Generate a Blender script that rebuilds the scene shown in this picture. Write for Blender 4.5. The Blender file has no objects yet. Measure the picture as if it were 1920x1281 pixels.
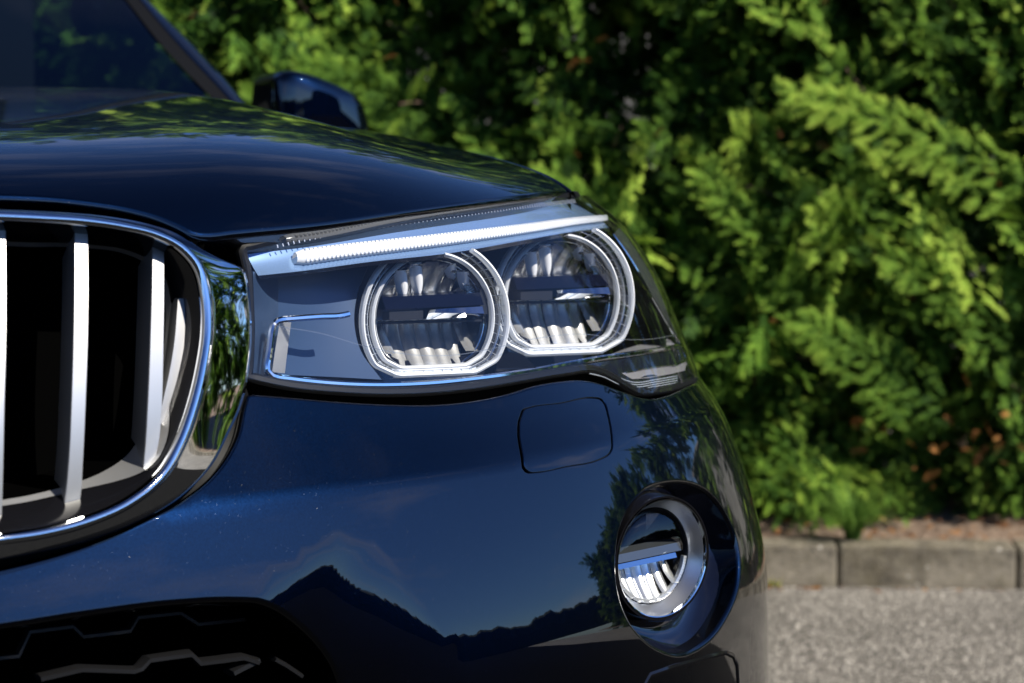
import bpy, bmesh, math, random
import numpy as np
from mathutils import Vector, Matrix
from mathutils.geometry import delaunay_2d_cdt

rng = np.random.default_rng(7)
random.seed(7)
S = bpy.context.scene
COL = S.collection

# ------------------------------------------------------------------ camera
F = 3600.0                      # focal length in pixels of a 1920 px wide frame
YAW = math.radians(26.0)
er = np.array([math.cos(YAW), -math.sin(YAW), 0.0])
ed = np.array([math.sin(YAW), math.cos(YAW), 0.0])
ez = np.array([0.0, 0.0, 1.0])
pit = math.atan(260.5 / F)
fw = math.cos(pit) * ed - math.sin(pit) * ez
up = math.sin(pit) * ed + math.cos(pit) * ez
P1 = np.array([0.53, 0.09, 0.88])
CAM = P1 - 1.5 * (fw + ((870 - 960) / F) * er - ((560 - 640.5) / F) * up)

cam = bpy.data.cameras.new('camera')
co = bpy.data.objects.new('camera', cam)
COL.objects.link(co)
Mx = Matrix(((er[0], up[0], -fw[0], CAM[0]), (er[1], up[1], -fw[1], CAM[1]), (er[2], up[2], -fw[2], CAM[2]), (0, 0, 0, 1)))
co.matrix_world = Mx
cam.sensor_width = 36.0
cam.lens = F / 1920 * 36.0
cam.clip_start = 0.05
cam.clip_end = 500
cam.dof.use_dof = True
cam.dof.focus_distance = 1.52
cam.dof.aperture_fstop = 8.5
S.camera = co

# ------------------------------------------------------------------ light
SUN = 0.60 * er - 0.36 * ed + 0.66 * ez
SUN = SUN / np.linalg.norm(SUN)
SUN_EL = math.asin(SUN[2])
SUN_ROT = math.atan2(SUN[0], SUN[1])
w = bpy.data.worlds.new('World')
S.world = w
w.use_nodes = True
nt = w.node_tree
bg = nt.nodes['Background']
sky = nt.nodes.new('ShaderNodeTexSky')
sky.sky_type = 'NISHITA'
sky.sun_disc = False
sky.sun_elevation = SUN_EL
sky.sun_rotation = SUN_ROT
sky.air_density = 1.0
sky.dust_density = 0.1
sky.ozone_density = 2.0
# thin summer clouds, everywhere in the sky
geo = nt.nodes.new('ShaderNodeTexCoord')
mp = nt.nodes.new('ShaderNodeMapping')
mp.inputs['Scale'].default_value = (1.0, 1.0, 2.6)
nz = nt.nodes.new('ShaderNodeTexNoise')
nz.inputs['Scale'].default_value = 2.6
nz.inputs['Detail'].default_value = 7
nz.inputs['Roughness'].default_value = 0.6
rp = nt.nodes.new('ShaderNodeValToRGB')
rp.color_ramp.elements[0].position = 0.53
rp.color_ramp.elements[0].color = (0, 0, 0, 1)
rp.color_ramp.elements[1].position = 0.78
rp.color_ramp.elements[1].color = (0.45, 0.45, 0.45, 1)
mxc = nt.nodes.new('ShaderNodeMix')
mxc.data_type = 'RGBA'
mxc.inputs[7].default_value = (9.0, 8.8, 9.6, 1)
nt.links.new(geo.outputs['Generated'], mp.inputs['Vector'])
nt.links.new(mp.outputs[0], nz.inputs['Vector'])
nt.links.new(nz.outputs['Fac'], rp.inputs['Fac'])
nt.links.new(rp.outputs[0], mxc.inputs[0])
tn = nt.nodes.new('ShaderNodeMix')
tn.data_type = 'RGBA'
tn.blend_type = 'MULTIPLY'
tn.inputs[0].default_value = 1.0
tn.inputs[7].default_value = (0.58, 0.84, 1.27, 1)
nt.links.new(sky.outputs[0], tn.inputs[6])
nt.links.new(tn.outputs[2], mxc.inputs[6])
# a clear summer sky: paler low down, deep blue overhead
sz = nt.nodes.new('ShaderNodeSeparateXYZ')
nt.links.new(geo.outputs['Generated'], sz.inputs[0])
zr_ = nt.nodes.new('ShaderNodeValToRGB')
ze = zr_.color_ramp.elements
ze.new(0.4)
ze.new(0.7)
for e_, (p_, c_) in zip(ze, [(0.0, (1.0, 1.0, 1.0, 1)), (0.42, (0.88, 0.88, 0.92, 1)), (0.72, (0.30, 0.32, 0.38, 1)), (1.0, (0.14, 0.16, 0.22, 1))]):
    e_.position = p_
    e_.color = c_
nt.links.new(sz.outputs[2], zr_.inputs['Fac'])
dp = nt.nodes.new('ShaderNodeMix')
dp.data_type = 'RGBA'
dp.blend_type = 'MULTIPLY'
dp.inputs[0].default_value = 1.0
nt.links.new(mxc.outputs[2], dp.inputs[6])
nt.links.new(zr_.outputs[0], dp.inputs[7])
nt.links.new(dp.outputs[2], bg.inputs['Color'])
bg.inputs['Strength'].default_value = 0.070

sl = bpy.data.lights.new('sun', 'SUN')
sl.energy = 5.0
sl.angle = math.radians(0.53)
sl.color = (1.0, 0.94, 0.83)
so = bpy.data.objects.new('sun', sl)
so.rotation_euler = Vector(SUN).to_track_quat('Z', 'Y').to_euler()
COL.objects.link(so)

S.view_settings.view_transform = 'Standard'
S.view_settings.look = 'None'
S.view_settings.exposure = 0.95
S.view_settings.gamma = 1.0
S.view_settings.use_curve_mapping = False
S.cycles.max_bounces = 10
S.cycles.transparent_max_bounces = 24
S.cycles.glossy_bounces = 6
S.cycles.caustics_reflective = False
S.cycles.caustics_refractive = False
S.cycles.sample_clamp_indirect = 6.0
S.cycles.use_denoising = True
try:
    S.cycles.denoiser = 'OPENIMAGEDENOISE'
    S.cycles.denoising_input_passes = 'RGB_ALBEDO_NORMAL'
except Exception:
    pass


# ------------------------------------------------------------------ geometry helpers
def nrm(v):
    v = np.asarray(v, float)
    return v / np.maximum(np.linalg.norm(v, axis=-1, keepdims=True), 1e-12)


def proj(P):
    q = np.asarray(P, float) - CAM
    d = q @ fw
    return np.stack([960 + F * (q @ er) / d, 640.5 - F * (q @ up) / d], -1)


def ray(px):
    px = np.asarray(px, float)
    return nrm(fw + ((px[..., :1] - 960) / F) * er - ((px[..., 1:2] - 640.5) / F) * up)


def on_plane(px, p0, n):
    d = ray(px)
    s = ((np.asarray(p0) - CAM) @ np.asarray(n)) / (d @ np.asarray(n))
    return CAM + d * s[..., None]


def on_y(px, y):
    return on_plane(px, (0, y, 0), (0, 1, 0))


def interp(tab, x):
    t = np.asarray(tab, float)
    return np.interp(x, t[:, 0], t[:, 1])


def spline(pts, n=12, closed=False):
    """centripetal-like Catmull-Rom through pts"""
    P = np.asarray(pts, float)
    N = len(P)
    out = []
    segs = N if closed else N - 1
    for i in range(segs):
        if closed:
            p0, p1, p2, p3 = P[(i - 1) % N], P[i], P[(i + 1) % N], P[(i + 2) % N]
        else:
            p1, p2 = P[i], P[i + 1]
            p0 = P[i - 1] if i > 0 else 2 * p1 - p2
            p3 = P[i + 2] if i + 2 < N else 2 * p2 - p1
        d1 = np.linalg.norm(p2 - p1) + 1e-9
        d0 = np.linalg.norm(p1 - p0) + 1e-9
        d2 = np.linalg.norm(p3 - p2) + 1e-9
        m1 = d1 * ((p1 - p0) / d0 * d1 + (p2 - p1) / d1 * d0) / (d0 + d1)
        m2 = d1 * ((p2 - p1) / d1 * d2 + (p3 - p2) / d2 * d1) / (d1 + d2)
        t = np.linspace(0, 1, n, endpoint=False)[:, None]
        out.append((2 * t**3 - 3 * t**2 + 1) * p1 + (t**3 - 2 * t**2 + t) * m1 + (-2 * t**3 + 3 * t**2) * p2 + (t**3 - t**2) * m2)
    if not closed:
        out.append(P[-1:])
    return np.concatenate(out)


def resample(P, n):
    P = np.asarray(P, float)
    s = np.concatenate([[0], np.cumsum(np.linalg.norm(np.diff(P, axis=0), axis=1))])
    t = np.linspace(0, s[-1], n)
    return np.stack([np.interp(t, s, P[:, k]) for k in range(P.shape[1])], -1)


def resample_step(P, h, closed=False):
    P = np.asarray(P, float)
    if closed:
        P = np.vstack([P, P[:1]])
    L = np.linalg.norm(np.diff(P, axis=0), axis=1).sum()
    R = resample(P, max(4, int(L / h) + 1))
    return R[:-1] if closed else R


def link(name, me, mat, parent=None, smooth=True):
    o = bpy.data.objects.new(name, me)
    COL.objects.link(o)
    if mat is not None:
        for m in (mat if isinstance(mat, (list, tuple)) else [mat]):
            me.materials.append(m)
    if parent is not None:
        o.parent = parent
    return o


def mesh(name, V, Fc, mat, parent=None, smooth=True, normals=None, sharp=None):
    me = bpy.data.meshes.new(name)
    V = np.asarray(V, float)
    me.from_pydata(V.tolist(), [], [list(map(int, f)) for f in Fc])
    me.update()
    if smooth:
        me.polygons.foreach_set('use_smooth', [True] * len(me.polygons))
        if sharp is not None:
            me.set_sharp_from_angle(angle=math.radians(sharp))
    if normals is not None:
        me.normals_split_custom_set_from_vertices(nrm(normals).tolist())
    return link(name, me, mat, parent)


class MB:
    """collects pieces of one mesh"""
    def __init__(self):
        self.V, self.Fc, self.n = [], [], 0

    def add(self, V, Fc):
        V = np.asarray(V, float).reshape(-1, 3)
        self.V.append(V)
        self.Fc += [tuple(int(i) + self.n for i in f) for f in Fc]
        self.n += len(V)

    def grid(self, G, cu=False, cv=False):
        G = np.asarray(G, float)
        a, b = G.shape[:2]
        Fc = []
        for i in range(a if cu else a - 1):
            for j in range(b if cv else b - 1):
                i2, j2 = (i + 1) % a, (j + 1) % b
                Fc.append((i * b + j, i2 * b + j, i2 * b + j2, i * b + j2))
        self.add(G.reshape(-1, 3), Fc)

    def box(self, c, h, ax=None):
        c = np.asarray(c, float)
        ax = np.eye(3) if ax is None else np.asarray(ax, float)
        V = [c + ax.T @ (np.array([x, y, z]) * h) for x in (-1, 1) for y in (-1, 1) for z in (-1, 1)]
        self.add(V, [(0, 1, 3, 2), (4, 6, 7, 5), (0, 4, 5, 1), (2, 3, 7, 6), (0, 2, 6, 4), (1, 5, 7, 3)])

    def tube(self, path, r, k=8, closed=False, caps=True, flat=1.0, ref=None):
        P = np.asarray(path, float)
        N = len(P)
        if closed:
            T = nrm(np.roll(P, -1, 0) - np.roll(P, 1, 0))
        else:
            T = nrm(np.gradient(P, axis=0))
        r = np.broadcast_to(np.asarray(r, float), (N,))
        ref = np.array([0, 1.0, 0]) if ref is None else np.asarray(ref, float)
        B = nrm(np.cross(T, ref))
        Nn = np.cross(B, T)
        a = np.linspace(0, 2 * math.pi, k, endpoint=False)
        G = P[:, None] + r[:, None, None] * (np.cos(a)[None, :, None] * B[:, None] + flat * np.sin(a)[None, :, None] * Nn[:, None])
        n0 = self.n
        self.grid(G, cu=closed, cv=True)
        if caps and not closed:
            self.Fc.append(tuple(n0 + j for j in range(k)))
            self.Fc.append(tuple(n0 + (N - 1) * k + j for j in reversed(range(k))))

    def prism(self, poly, d, bev=0.0):
        """poly (N,3) front outline, extruded by vector d"""
        P = np.asarray(poly, float)
        N = len(P)
        c = P.mean(0)
        rings = [P, P + d]
        if bev > 0:
            dl = np.linalg.norm(d)
            inn = P - nrm(P - c) * bev
            rings = [inn, P + np.asarray(d) * (bev / dl), P + d]
        n0 = self.n
        self.grid(np.stack(rings), cv=True)
        self.Fc.append(tuple(n0 + j for j in range(N)))
        k = (len(rings) - 1) * N
        self.Fc.append(tuple(n0 + k + j for j in reversed(range(N))))

    def build(self, name, mat, parent=None, smooth=True, sharp=35):
        return mesh(name, np.concatenate(self.V), self.Fc, mat, parent, smooth, None, sharp if smooth else None)


def fix_normals(o):
    bm = bmesh.new()
    bm.from_mesh(o.data)
    bmesh.ops.recalc_face_normals(bm, faces=bm.faces)
    bm.to_mesh(o.data)
    bm.free()
    return o


def inside(poly, Q):
    x, y = Q[:, 0], Q[:, 1]
    px, py = poly[:, 0], poly[:, 1]
    qx, qy = np.roll(px, -1), np.roll(py, -1)
    c = np.zeros(len(Q), bool)
    for i in range(len(poly)):
        cond = (py[i] > y) != (qy[i] > y)
        if cond.any():
            xi = (qx[i] - px[i]) * (y - py[i]) / (qy[i] - py[i] + 1e-15) + px[i]
            c ^= cond & (x < xi)
    return c


def seg_dist(poly, Q, closed=True):
    A = poly
    B = np.roll(poly, -1, 0)
    if not closed:
        A, B = poly[:-1], poly[1:]
    best = np.full(len(Q), 1e9)
    for a, b in zip(A, B):
        ab = b - a
        t = np.clip(((Q - a) @ ab) / (ab @ ab + 1e-15), 0, 1)
        best = np.minimum(best, np.linalg.norm(Q - a - t[:, None] * ab, axis=1))
    return best


class Surf:
    """a parametric sheet f(u, v) -> points; can be met by lines of sight"""
    def __init__(self, f, ur, vr, metric=(1, 1)):
        self.f, self.ur, self.vr = f, ur, vr
        self.m = np.array(metric, float)
        self.cache = None

    def P(self, uv):
        uv = np.asarray(uv, float)
        return self.f(uv[..., 0], uv[..., 1])

    def N(self, uv, e=1e-4):
        uv = np.asarray(uv, float)
        du = np.array([e * 3, 0])
        dv = np.array([0, e * 3])
        return nrm(np.cross(self.P(uv + du) - self.P(uv - du), self.P(uv + dv) - self.P(uv - dv)))

    def uv(self, px):
        px = np.asarray(px, float)
        if self.cache is None:
            U, Vv = np.meshgrid(np.linspace(*self.ur, 260), np.linspace(*self.vr, 200), indexing='ij')
            uv = np.stack([U, Vv], -1).reshape(-1, 2)
            P = self.P(uv)
            ok = ((CAM - P) * self.N(uv)).sum(-1) > 0
            self.cache = (uv[ok], proj(P[ok]))
        g, gp = self.cache
        out = np.array([g[np.argmin(((gp - p) ** 2).sum(1))] for p in px])
        for _ in range(10):
            p0 = proj(self.P(out))
            e = 1e-4
            Ju = (proj(self.P(out + [e, 0])) - proj(self.P(out - [e, 0]))) / (2 * e)
            Jv = (proj(self.P(out + [0, e])) - proj(self.P(out - [0, e]))) / (2 * e)
            r = px - p0
            det = Ju[:, 0] * Jv[:, 1] - Ju[:, 1] * Jv[:, 0]
            det = np.where(np.abs(det) < 1e-3, np.sign(det + 1e-9) * 1e3 + det, det)
            du = (r[:, 0] * Jv[:, 1] - r[:, 1] * Jv[:, 0]) / det
            dv = (Ju[:, 0] * r[:, 1] - Ju[:, 1] * r[:, 0]) / det
            st = np.clip(np.stack([du, dv], -1), -0.05, 0.05)
            out = out + st
        return out

    def at(self, px):
        return self.P(self.uv(px))


def area2(P):
    x, y = P[:, 0], P[:, 1]
    return 0.5 * np.sum(x * np.roll(y, -1) - np.roll(x, -1) * y)


def patch(name, surf, outer, holes, h, mat, parent, rim=0.003, depth=0.02, hb=None, offset=0.0, rims=True):
    """a sheet of surf inside the closed (u,v) outline, edges rolled back"""
    hb = hb or h * 0.5
    rim_l = rim if isinstance(rim, (list, tuple)) else [rim]
    m = surf.m
    loops = []
    for k, L in enumerate([outer] + list(holes)):
        Q = resample_step(np.asarray(L) * m, hb, True)
        if (area2(Q) > 0) != (k == 0):
            Q = Q[::-1]
        loops.append(Q)
    allb = np.concatenate(loops)
    lo, hi = allb.min(0), allb.max(0)
    gx = np.arange(lo[0], hi[0] + h, h)
    gy = np.arange(lo[1], hi[1] + h, h * 0.866)
    X, Y = np.meshgrid(gx, gy, indexing='ij')
    X = X + (np.arange(len(gy)) % 2)[None, :] * h * 0.5
    Q = np.stack([X, Y], -1).reshape(-1, 2)
    ok = inside(loops[0], Q)
    for L in loops[1:]:
        ok &= ~inside(L, Q)
    Q = Q[ok]
    d = np.full(len(Q), 1e9)
    for L in loops:
        d = np.minimum(d, seg_dist(L, Q))
    Q = Q[d > hb * 0.55]
    pts = np.concatenate([allb, Q])
    edges = []
    n0 = 0
    for L in loops:
        n = len(L)
        edges += [(n0 + i, n0 + (i + 1) % n) for i in range(n)]
        n0 += n
    r = delaunay_2d_cdt([Vector(p) for p in pts], edges, [], 0, 1e-7)
    v2 = np.array([tuple(v) for v in r[0]])
    tri = np.array([f for f in r[2] if len(f) == 3])
    c = v2[tri].mean(1)
    ok = inside(loops[0], c)
    for L in loops[1:]:
        ok &= ~inside(L, c)
    tri = tri[ok]
    uv = v2 / m
    V = surf.P(uv)
    Nn = surf.N(uv)
    V = V + Nn * offset
    Vs, Ns, Fs = [V], [Nn], [tuple(t) for t in tri]
    n = len(V)
    if rims:
        for li, L in enumerate(loops):
            rim = rim_l[min(li, len(rim_l) - 1)]
            uvb = L / m
            P = surf.P(uvb)
            nn = surf.N(uvb)
            P = P + nn * offset
            T = nrm(np.roll(P, -1, 0) - np.roll(P, 1, 0))
            b = nrm(np.cross(T, nn))
            rings = []
            rn = []
            for a in (0, 30, 60, 88):
                a = math.radians(a)
                rings.append(P + b * rim * math.sin(a) - nn * rim * (1 - math.cos(a)))
                rn.append(nn * math.cos(a) + b * math.sin(a))
            rings.append(rings[-1] - nn * depth)
            rn.append(b)
            R = len(P)
            for k in range(len(rings)):
                Vs.append(rings[k])
                Ns.append(rn[k])
            for k in range(len(rings) - 1):
                for i in range(R):
                    j = (i + 1) % R
                    Fs.append((n + k * R + i, n + (k + 1) * R + i, n + (k + 1) * R + j, n + k * R + j))
            n += len(rings) * R
    return mesh(name, np.concatenate(Vs), Fs, mat, parent, True, np.concatenate(Ns))


def empty(name, loc=(0, 0, 0), parent=None):
    o = bpy.data.objects.new(name, None)
    o.empty_display_size = 0.2
    COL.objects.link(o)
    o.location = loc
    if parent is not None:
        o.parent = parent
    return o


def tag(o, label=None, cat=None, group=None, kind=None):
    for k, v in (('label', label), ('category', cat), ('group', group), ('kind', kind)):
        if v:
            o[k] = v
    return o


# ------------------------------------------------------------------ materials
def M(name, color=(0.5, 0.5, 0.5), rough=0.5, metal=0.0, coat=0.0, coat_rough=0.03, spec=0.5, **kw):
    m = bpy.data.materials.new(name)
    m.use_nodes = True
    b = m.node_tree.nodes['Principled BSDF']
    b.inputs['Base Color'].default_value = (*color, 1)
    b.inputs['Roughness'].default_value = rough
    b.inputs['Metallic'].default_value = metal
    b.inputs['Coat Weight'].default_value = coat
    b.inputs['Coat Roughness'].default_value = coat_rough
    b.inputs['Specular IOR Level'].default_value = spec
    return m


def nodes(m):
    return m.node_tree, m.node_tree.nodes['Principled BSDF']


def N_(t, kind, **kw):
    n = t.nodes.new(kind)
    for k, v in kw.items():
        if k in n.inputs:
            n.inputs[k].default_value = v
        else:
            setattr(n, k, v)
    return n


def ramp(t, src, stops):
    r = t.nodes.new('ShaderNodeValToRGB')
    e = r.color_ramp.elements
    while len(e) < len(stops):
        e.new(0.5)
    for i, (p, c) in enumerate(stops):
        e[i].position = p
        e[i].color = (*c, 1) if len(c) == 3 else c
    t.links.new(src, r.inputs['Fac'])
    return r.outputs['Color']


def noise(t, scale, detail=4, rough=0.5, vec=None):
    n = N_(t, 'ShaderNodeTexNoise', Scale=scale, Detail=detail, Roughness=rough)
    if vec is None:
        tc = t.nodes.new('ShaderNodeTexCoord')
        vec = tc.outputs['Object']
    t.links.new(vec, n.inputs['Vector'])
    return n


def mixc(t, fac, a, b):
    n = t.nodes.new('ShaderNodeMix')
    n.data_type = 'RGBA'
    for s, v in ((0, fac), (6, a), (7, b)):
        if hasattr(v, 'is_linked'):
            t.links.new(v, n.inputs[s])
        else:
            n.inputs[s].default_value = v if s == 0 else (*v, 1)
    return n.outputs[2]


def math_(t, op, a, b=None):
    n = t.nodes.new('ShaderNodeMath')
    n.operation = op
    for s, v in ((0, a), (1, b)):
        if v is None:
            continue
        if hasattr(v, 'is_linked'):
            t.links.new(v, n.inputs[s])
        else:
            n.inputs[s].default_value = v
    return n.outputs[0]


def bump(t, b, h, strength=0.2, dist=0.01):
    n = N_(t, 'ShaderNodeBump', Strength=strength, Distance=dist)
    t.links.new(h, n.inputs['Height'])
    t.links.new(n.outputs[0], b.inputs['Normal'])


def specks(t, scale, thr, size):
    """sparse small dots: 1 in dots"""
    tc = t.nodes.new('ShaderNodeTexCoord')
    v = N_(t, 'ShaderNodeTexVoronoi', Scale=scale)
    t.links.new(tc.outputs['Object'], v.inputs['Vector'])
    near = math_(t, 'LESS_THAN', v.outputs['Distance'], size)
    sep = t.nodes.new('ShaderNodeSeparateColor')
    t.links.new(v.outputs['Color'], sep.inputs[0])
    rare = math_(t, 'GREATER_THAN', sep.outputs[0], thr)
    return math_(t, 'MULTIPLY', near, rare)


def paint_material():
    m = M('navy_metallic_paint', (0.003, 0.009, 0.032), 0.39, 1.0, 1.0, 0.012)
    nodes(m)[1].inputs['Coat IOR'].default_value = 1.68
    t, b = nodes(m)
    n = noise(t, 900, 2)
    base = ramp(t, n.outputs['Fac'], [(0.35, (0.0002, 0.0014, 0.0062)), (0.65, (0.0004, 0.0026, 0.0110))])
    f = specks(t, 900, 0.94, 0.11)
    c1 = mixc(t, f, base, (0.09, 0.12, 0.20))
    dust = specks(t, 330, 0.985, 0.07)
    c2 = mixc(t, dust, c1, (0.20, 0.18, 0.16))
    t.links.new(c2, b.inputs['Base Color'])
    # road dust thickens on faces that look up
    g = t.nodes.new('ShaderNodeNewGeometry')
    sp = t.nodes.new('ShaderNodeSeparateXYZ')
    t.links.new(g.outputs['Normal'], sp.inputs[0])
    grit = noise(t, 700, 3, 0.7)
    k = ramp(t, sp.outputs[2], [(0.88, (0.0,) * 3), (1.0, (0.05,) * 3)])
    cr = math_(t, 'ADD', math_(t, 'MULTIPLY', k, grit.outputs['Fac']), 0.012)
    t.links.new(cr, b.inputs['Coat Roughness'])
    return m


def thin_glass(name, tint=(1, 1, 1), rough=0.0, f0=0.045, boost=1.0, film=0.0):
    m = bpy.data.materials.new(name)
    m.use_nodes = True
    t = m.node_tree
    t.nodes.clear()
    out = t.nodes.new('ShaderNodeOutputMaterial')
    tr = t.nodes.new('ShaderNodeBsdfTransparent')
    tr.inputs[0].default_value = (*tint, 1)
    gl = t.nodes.new('ShaderNodeBsdfGlossy')
    gl.inputs['Roughness'].default_value = rough
    lw = t.nodes.new('ShaderNodeLayerWeight')
    lw.inputs[0].default_value = 0.5
    p5 = math_(t, 'POWER', lw.outputs['Facing'], 5.0)
    fac = math_(t, 'ADD', math_(t, 'MULTIPLY', p5, 0.95 * boost), f0)
    mx = t.nodes.new('ShaderNodeMixShader')
    t.links.new(fac, mx.inputs[0])
    t.links.new(tr.outputs[0], mx.inputs[1])
    t.links.new(gl.outputs[0], mx.inputs[2])
    last = mx.outputs[0]
    if film > 0:
        df = t.nodes.new('ShaderNodeBsdfDiffuse')
        df.inputs[0].default_value = (0.75, 0.8, 0.88, 1)
        m2 = t.nodes.new('ShaderNodeMixShader')
        m2.inputs[0].default_value = film
        t.links.new(last, m2.inputs[1])
        t.links.new(df.outputs[0], m2.inputs[2])
        last = m2.outputs[0]
    t.links.new(last, out.inputs[0])
    return m


def acrylic(name, white=0.55, tint=(0.95, 0.97, 1.0)):
    """clear moulded light guide: frosted inside, glossy skin"""
    m = bpy.data.materials.new(name)
    m.use_nodes = True
    t = m.node_tree
    t.nodes.clear()
    out = t.nodes.new('ShaderNodeOutputMaterial')
    pr = t.nodes.new('ShaderNodeBsdfPrincipled')
    pr.inputs['Base Color'].default_value = (*[0.95 * c for c in tint], 1)
    pr.inputs['Roughness'].default_value = 0.12
    pr.inputs['Specular IOR Level'].default_value = 0.9
    tl = t.nodes.new('ShaderNodeBsdfTranslucent')
    tl.inputs[0].default_value = (0.9, 0.93, 0.96, 1)
    tr = t.nodes.new('ShaderNodeBsdfTransparent')
    tr.inputs[0].default_value = (0.96, 0.97, 0.98, 1)
    a = t.nodes.new('ShaderNodeMixShader')
    a.inputs[0].default_value = 0.22
    t.links.new(pr.outputs[0], a.inputs[1])
    t.links.new(tl.outputs[0], a.inputs[2])
    b = t.nodes.new('ShaderNodeMixShader')
    b.inputs[0].default_value = white
    t.links.new(tr.outputs[0], b.inputs[1])
    t.links.new(a.outputs[0], b.inputs[2])
    t.links.new(b.outputs[0], out.inputs[0])
    return m


PAINT = paint_material()
CHROME = M('bright_chrome', (0.86, 0.88, 0.90), 0.035, 1.0)
BLACKCHROME = M('black_gloss_plastic', (0.004, 0.004, 0.005), 0.10, 0.0, 0.0, spec=0.45)
SILVER = M('satin_silver', (0.46, 0.46, 0.46), 0.36, 0.8)
BLACK = M('black_plastic', (0.010, 0.010, 0.011), 0.55)
RUBBER = M('black_rubber', (0.003, 0.003, 0.003), 0.5, spec=0.15)
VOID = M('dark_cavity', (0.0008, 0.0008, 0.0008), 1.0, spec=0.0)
LENS = thin_glass('clear_lens', (0.97, 0.98, 1.0), 0.0, 0.042, 1.0, 0.0015)
CLEAR = thin_glass('clear_plastic', (0.9, 0.93, 0.96), 0.02, 0.10, 1.0, 0.05)
SCREEN = thin_glass('windscreen_glass', (0.13, 0.21, 0.25), 0.0, 0.09, 1.0)
GUIDE = acrylic('light_guide', 0.74)
FOOT = acrylic('ring_foot_frosted', 0.92)
SATIN = M('satin_lamp_bezel', (0.30, 0.46, 0.72), 0.22, 0.75)
NAVYPL = M('dark_blue_lamp_plastic', (0.026, 0.048, 0.095), 0.34, 0.3, 0.3, 0.15)
LAMPBLACK = M('gloss_black_lamp_plastic', (0.006, 0.007, 0.012), 0.12, 0.0, 0.5)
REFL = M('mirror_reflector', (0.93, 0.92, 0.89), 0.27, 0.9)
GREYTRIM = M('grey_lamp_trim', (0.42, 0.42, 0.43), 0.30, 0.6)
CABIN = M('dark_cabin_trim', (0.005, 0.006, 0.007), 0.7, spec=0.2)

# ------------------------------------------------------------------ the car: base sheets
NEXP, LEN = 2.2, 0.70
SIL_LENS = [(340, 1070), (369, 1097), (388, 1135), (409, 1159), (446, 1190), (491, 1221), (543, 1248), (604, 1272), (659, 1296), (704, 1312), (718, 1316), (760, 1325)]
SIL_BUMP = [(700, 1300), (718, 1317), (740, 1341), (790, 1366), (860, 1391), (930, 1411), (990, 1426), (1050, 1437), (1100, 1440), (1281, 1441), (1500, 1436)]


def super_xy(th, Xs, y0, n=NEXP, L=LEN):
    th = np.asarray(th, float)
    q = np.clip(th, 1e-5, math.pi / 2)
    s = np.sin(q) ** (2 / n)
    c = np.maximum(np.cos(q), 0) ** (2 / n)
    X = Xs * s
    Y = y0 + L * (1 - c)
    Y = Y + np.maximum(th - math.pi / 2, 0) * 1.2
    return X, Y


def fit_side(y0f, sil, zs):
    """half width of the body at each height so that its outline runs where the photo has it"""
    th = np.linspace(0.3, math.pi / 2, 400)
    res = []
    for z in zs:
        lo, hi = 0.6, 1.3
        for _ in range(40):
            m = 0.5 * (lo + hi)
            X, Y = super_xy(th, m, y0f(th, z, m))
            p = proj(np.stack([X, Y, np.full_like(X, z)], -1))
            if (p[:, 0] - interp(sil, p[:, 1])).max() > 0:
                hi = m
            else:
                lo = m
        res.append(lo)
    res = np.array(res)
    k = np.array([1, 2, 3, 2, 1.0])
    k /= k.sum()
    pad = np.pad(res, 2, mode='edge')
    return np.convolve(pad, k, 'valid')


# headlight sheet
def y0_lens(th, z, Xs=None):
    return 0.022 + (z - 0.81) * 0.30 + np.maximum(z - 0.90, 0) ** 2 * 3.0


ZL = np.linspace(0.76, 1.00, 30)
XL = fit_side(lambda th, z, m: y0_lens(th, z), SIL_LENS, ZL)


def make_lens_surf(dy=0.0, dx=0.0):
    def f(th, z):
        Xs = np.interp(z, ZL, XL) - dx
        X, Y = super_xy(th, Xs, y0_lens(th, z) + dy)
        return np.stack([X, Y, np.broadcast_to(z, X.shape)], -1)
    return Surf(f, (0.02, 1.56), (0.76, 1.0), (1.0, 1.0))


LS = make_lens_surf()

# bumper sheet: leaning shoulder, crease, then a flank that turns upright
_zz = np.linspace(-0.45, 0.2, 651)


def _tilt(dz):
    upv = 38.0
    lowv = np.interp(dz, [-0.45, -0.25, -0.19, -0.155, -0.135, -0.10, -0.04, 0.0], [-13, -12, -9, 0.5, 6.5, 12, 18, 21])
    k = np.clip((dz + 0.004) / 0.010, 0, 1)
    k = k * k * (3 - 2 * k)
    return lowv * (1 - k) + upv * k


_yy = np.concatenate([[0], np.cumsum(np.tan(np.radians(0.5 * (_tilt(_zz[1:]) + _tilt(_zz[:-1])))) * np.diff(_zz))])
_yy -= np.interp(0, _zz, _yy)
# same without a crease, for the corner where it dies out
_y2 = np.interp(_zz, [-0.45, -0.22, -0.15, -0.05, 0.05, 0.10, 0.2], [0.045, 0.006, -0.004, 0.000, 0.028, 0.058, 0.14])


def y0_bump(th, z, Xs=None):
    th = np.asarray(th, float)
    zc = 0.741 + 0.024 * np.clip(th / 1.2, 0, 1)
    a = np.interp(z - zc, _zz, _yy)
    b = np.interp(z - zc, _zz, _y2)
    k = np.clip((th - 0.95) / 0.45, 0, 1)
    k = k * k * (3 - 2 * k)
    return -0.036 + a * (1 - k) + b * k


ZB = np.linspace(0.40, 0.84, 45)
XB = fit_side(lambda th, z, m: y0_bump(th, z), SIL_BUMP, ZB)


def bump0(th, z):
    X, Y = super_xy(th, np.interp(z, ZB, XB), y0_bump(th, z))
    return np.stack([X, Y, np.broadcast_to(z, X.shape)], -1)


BS0 = Surf(bump0, (0.02, 1.56), (0.42, 0.84))
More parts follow.
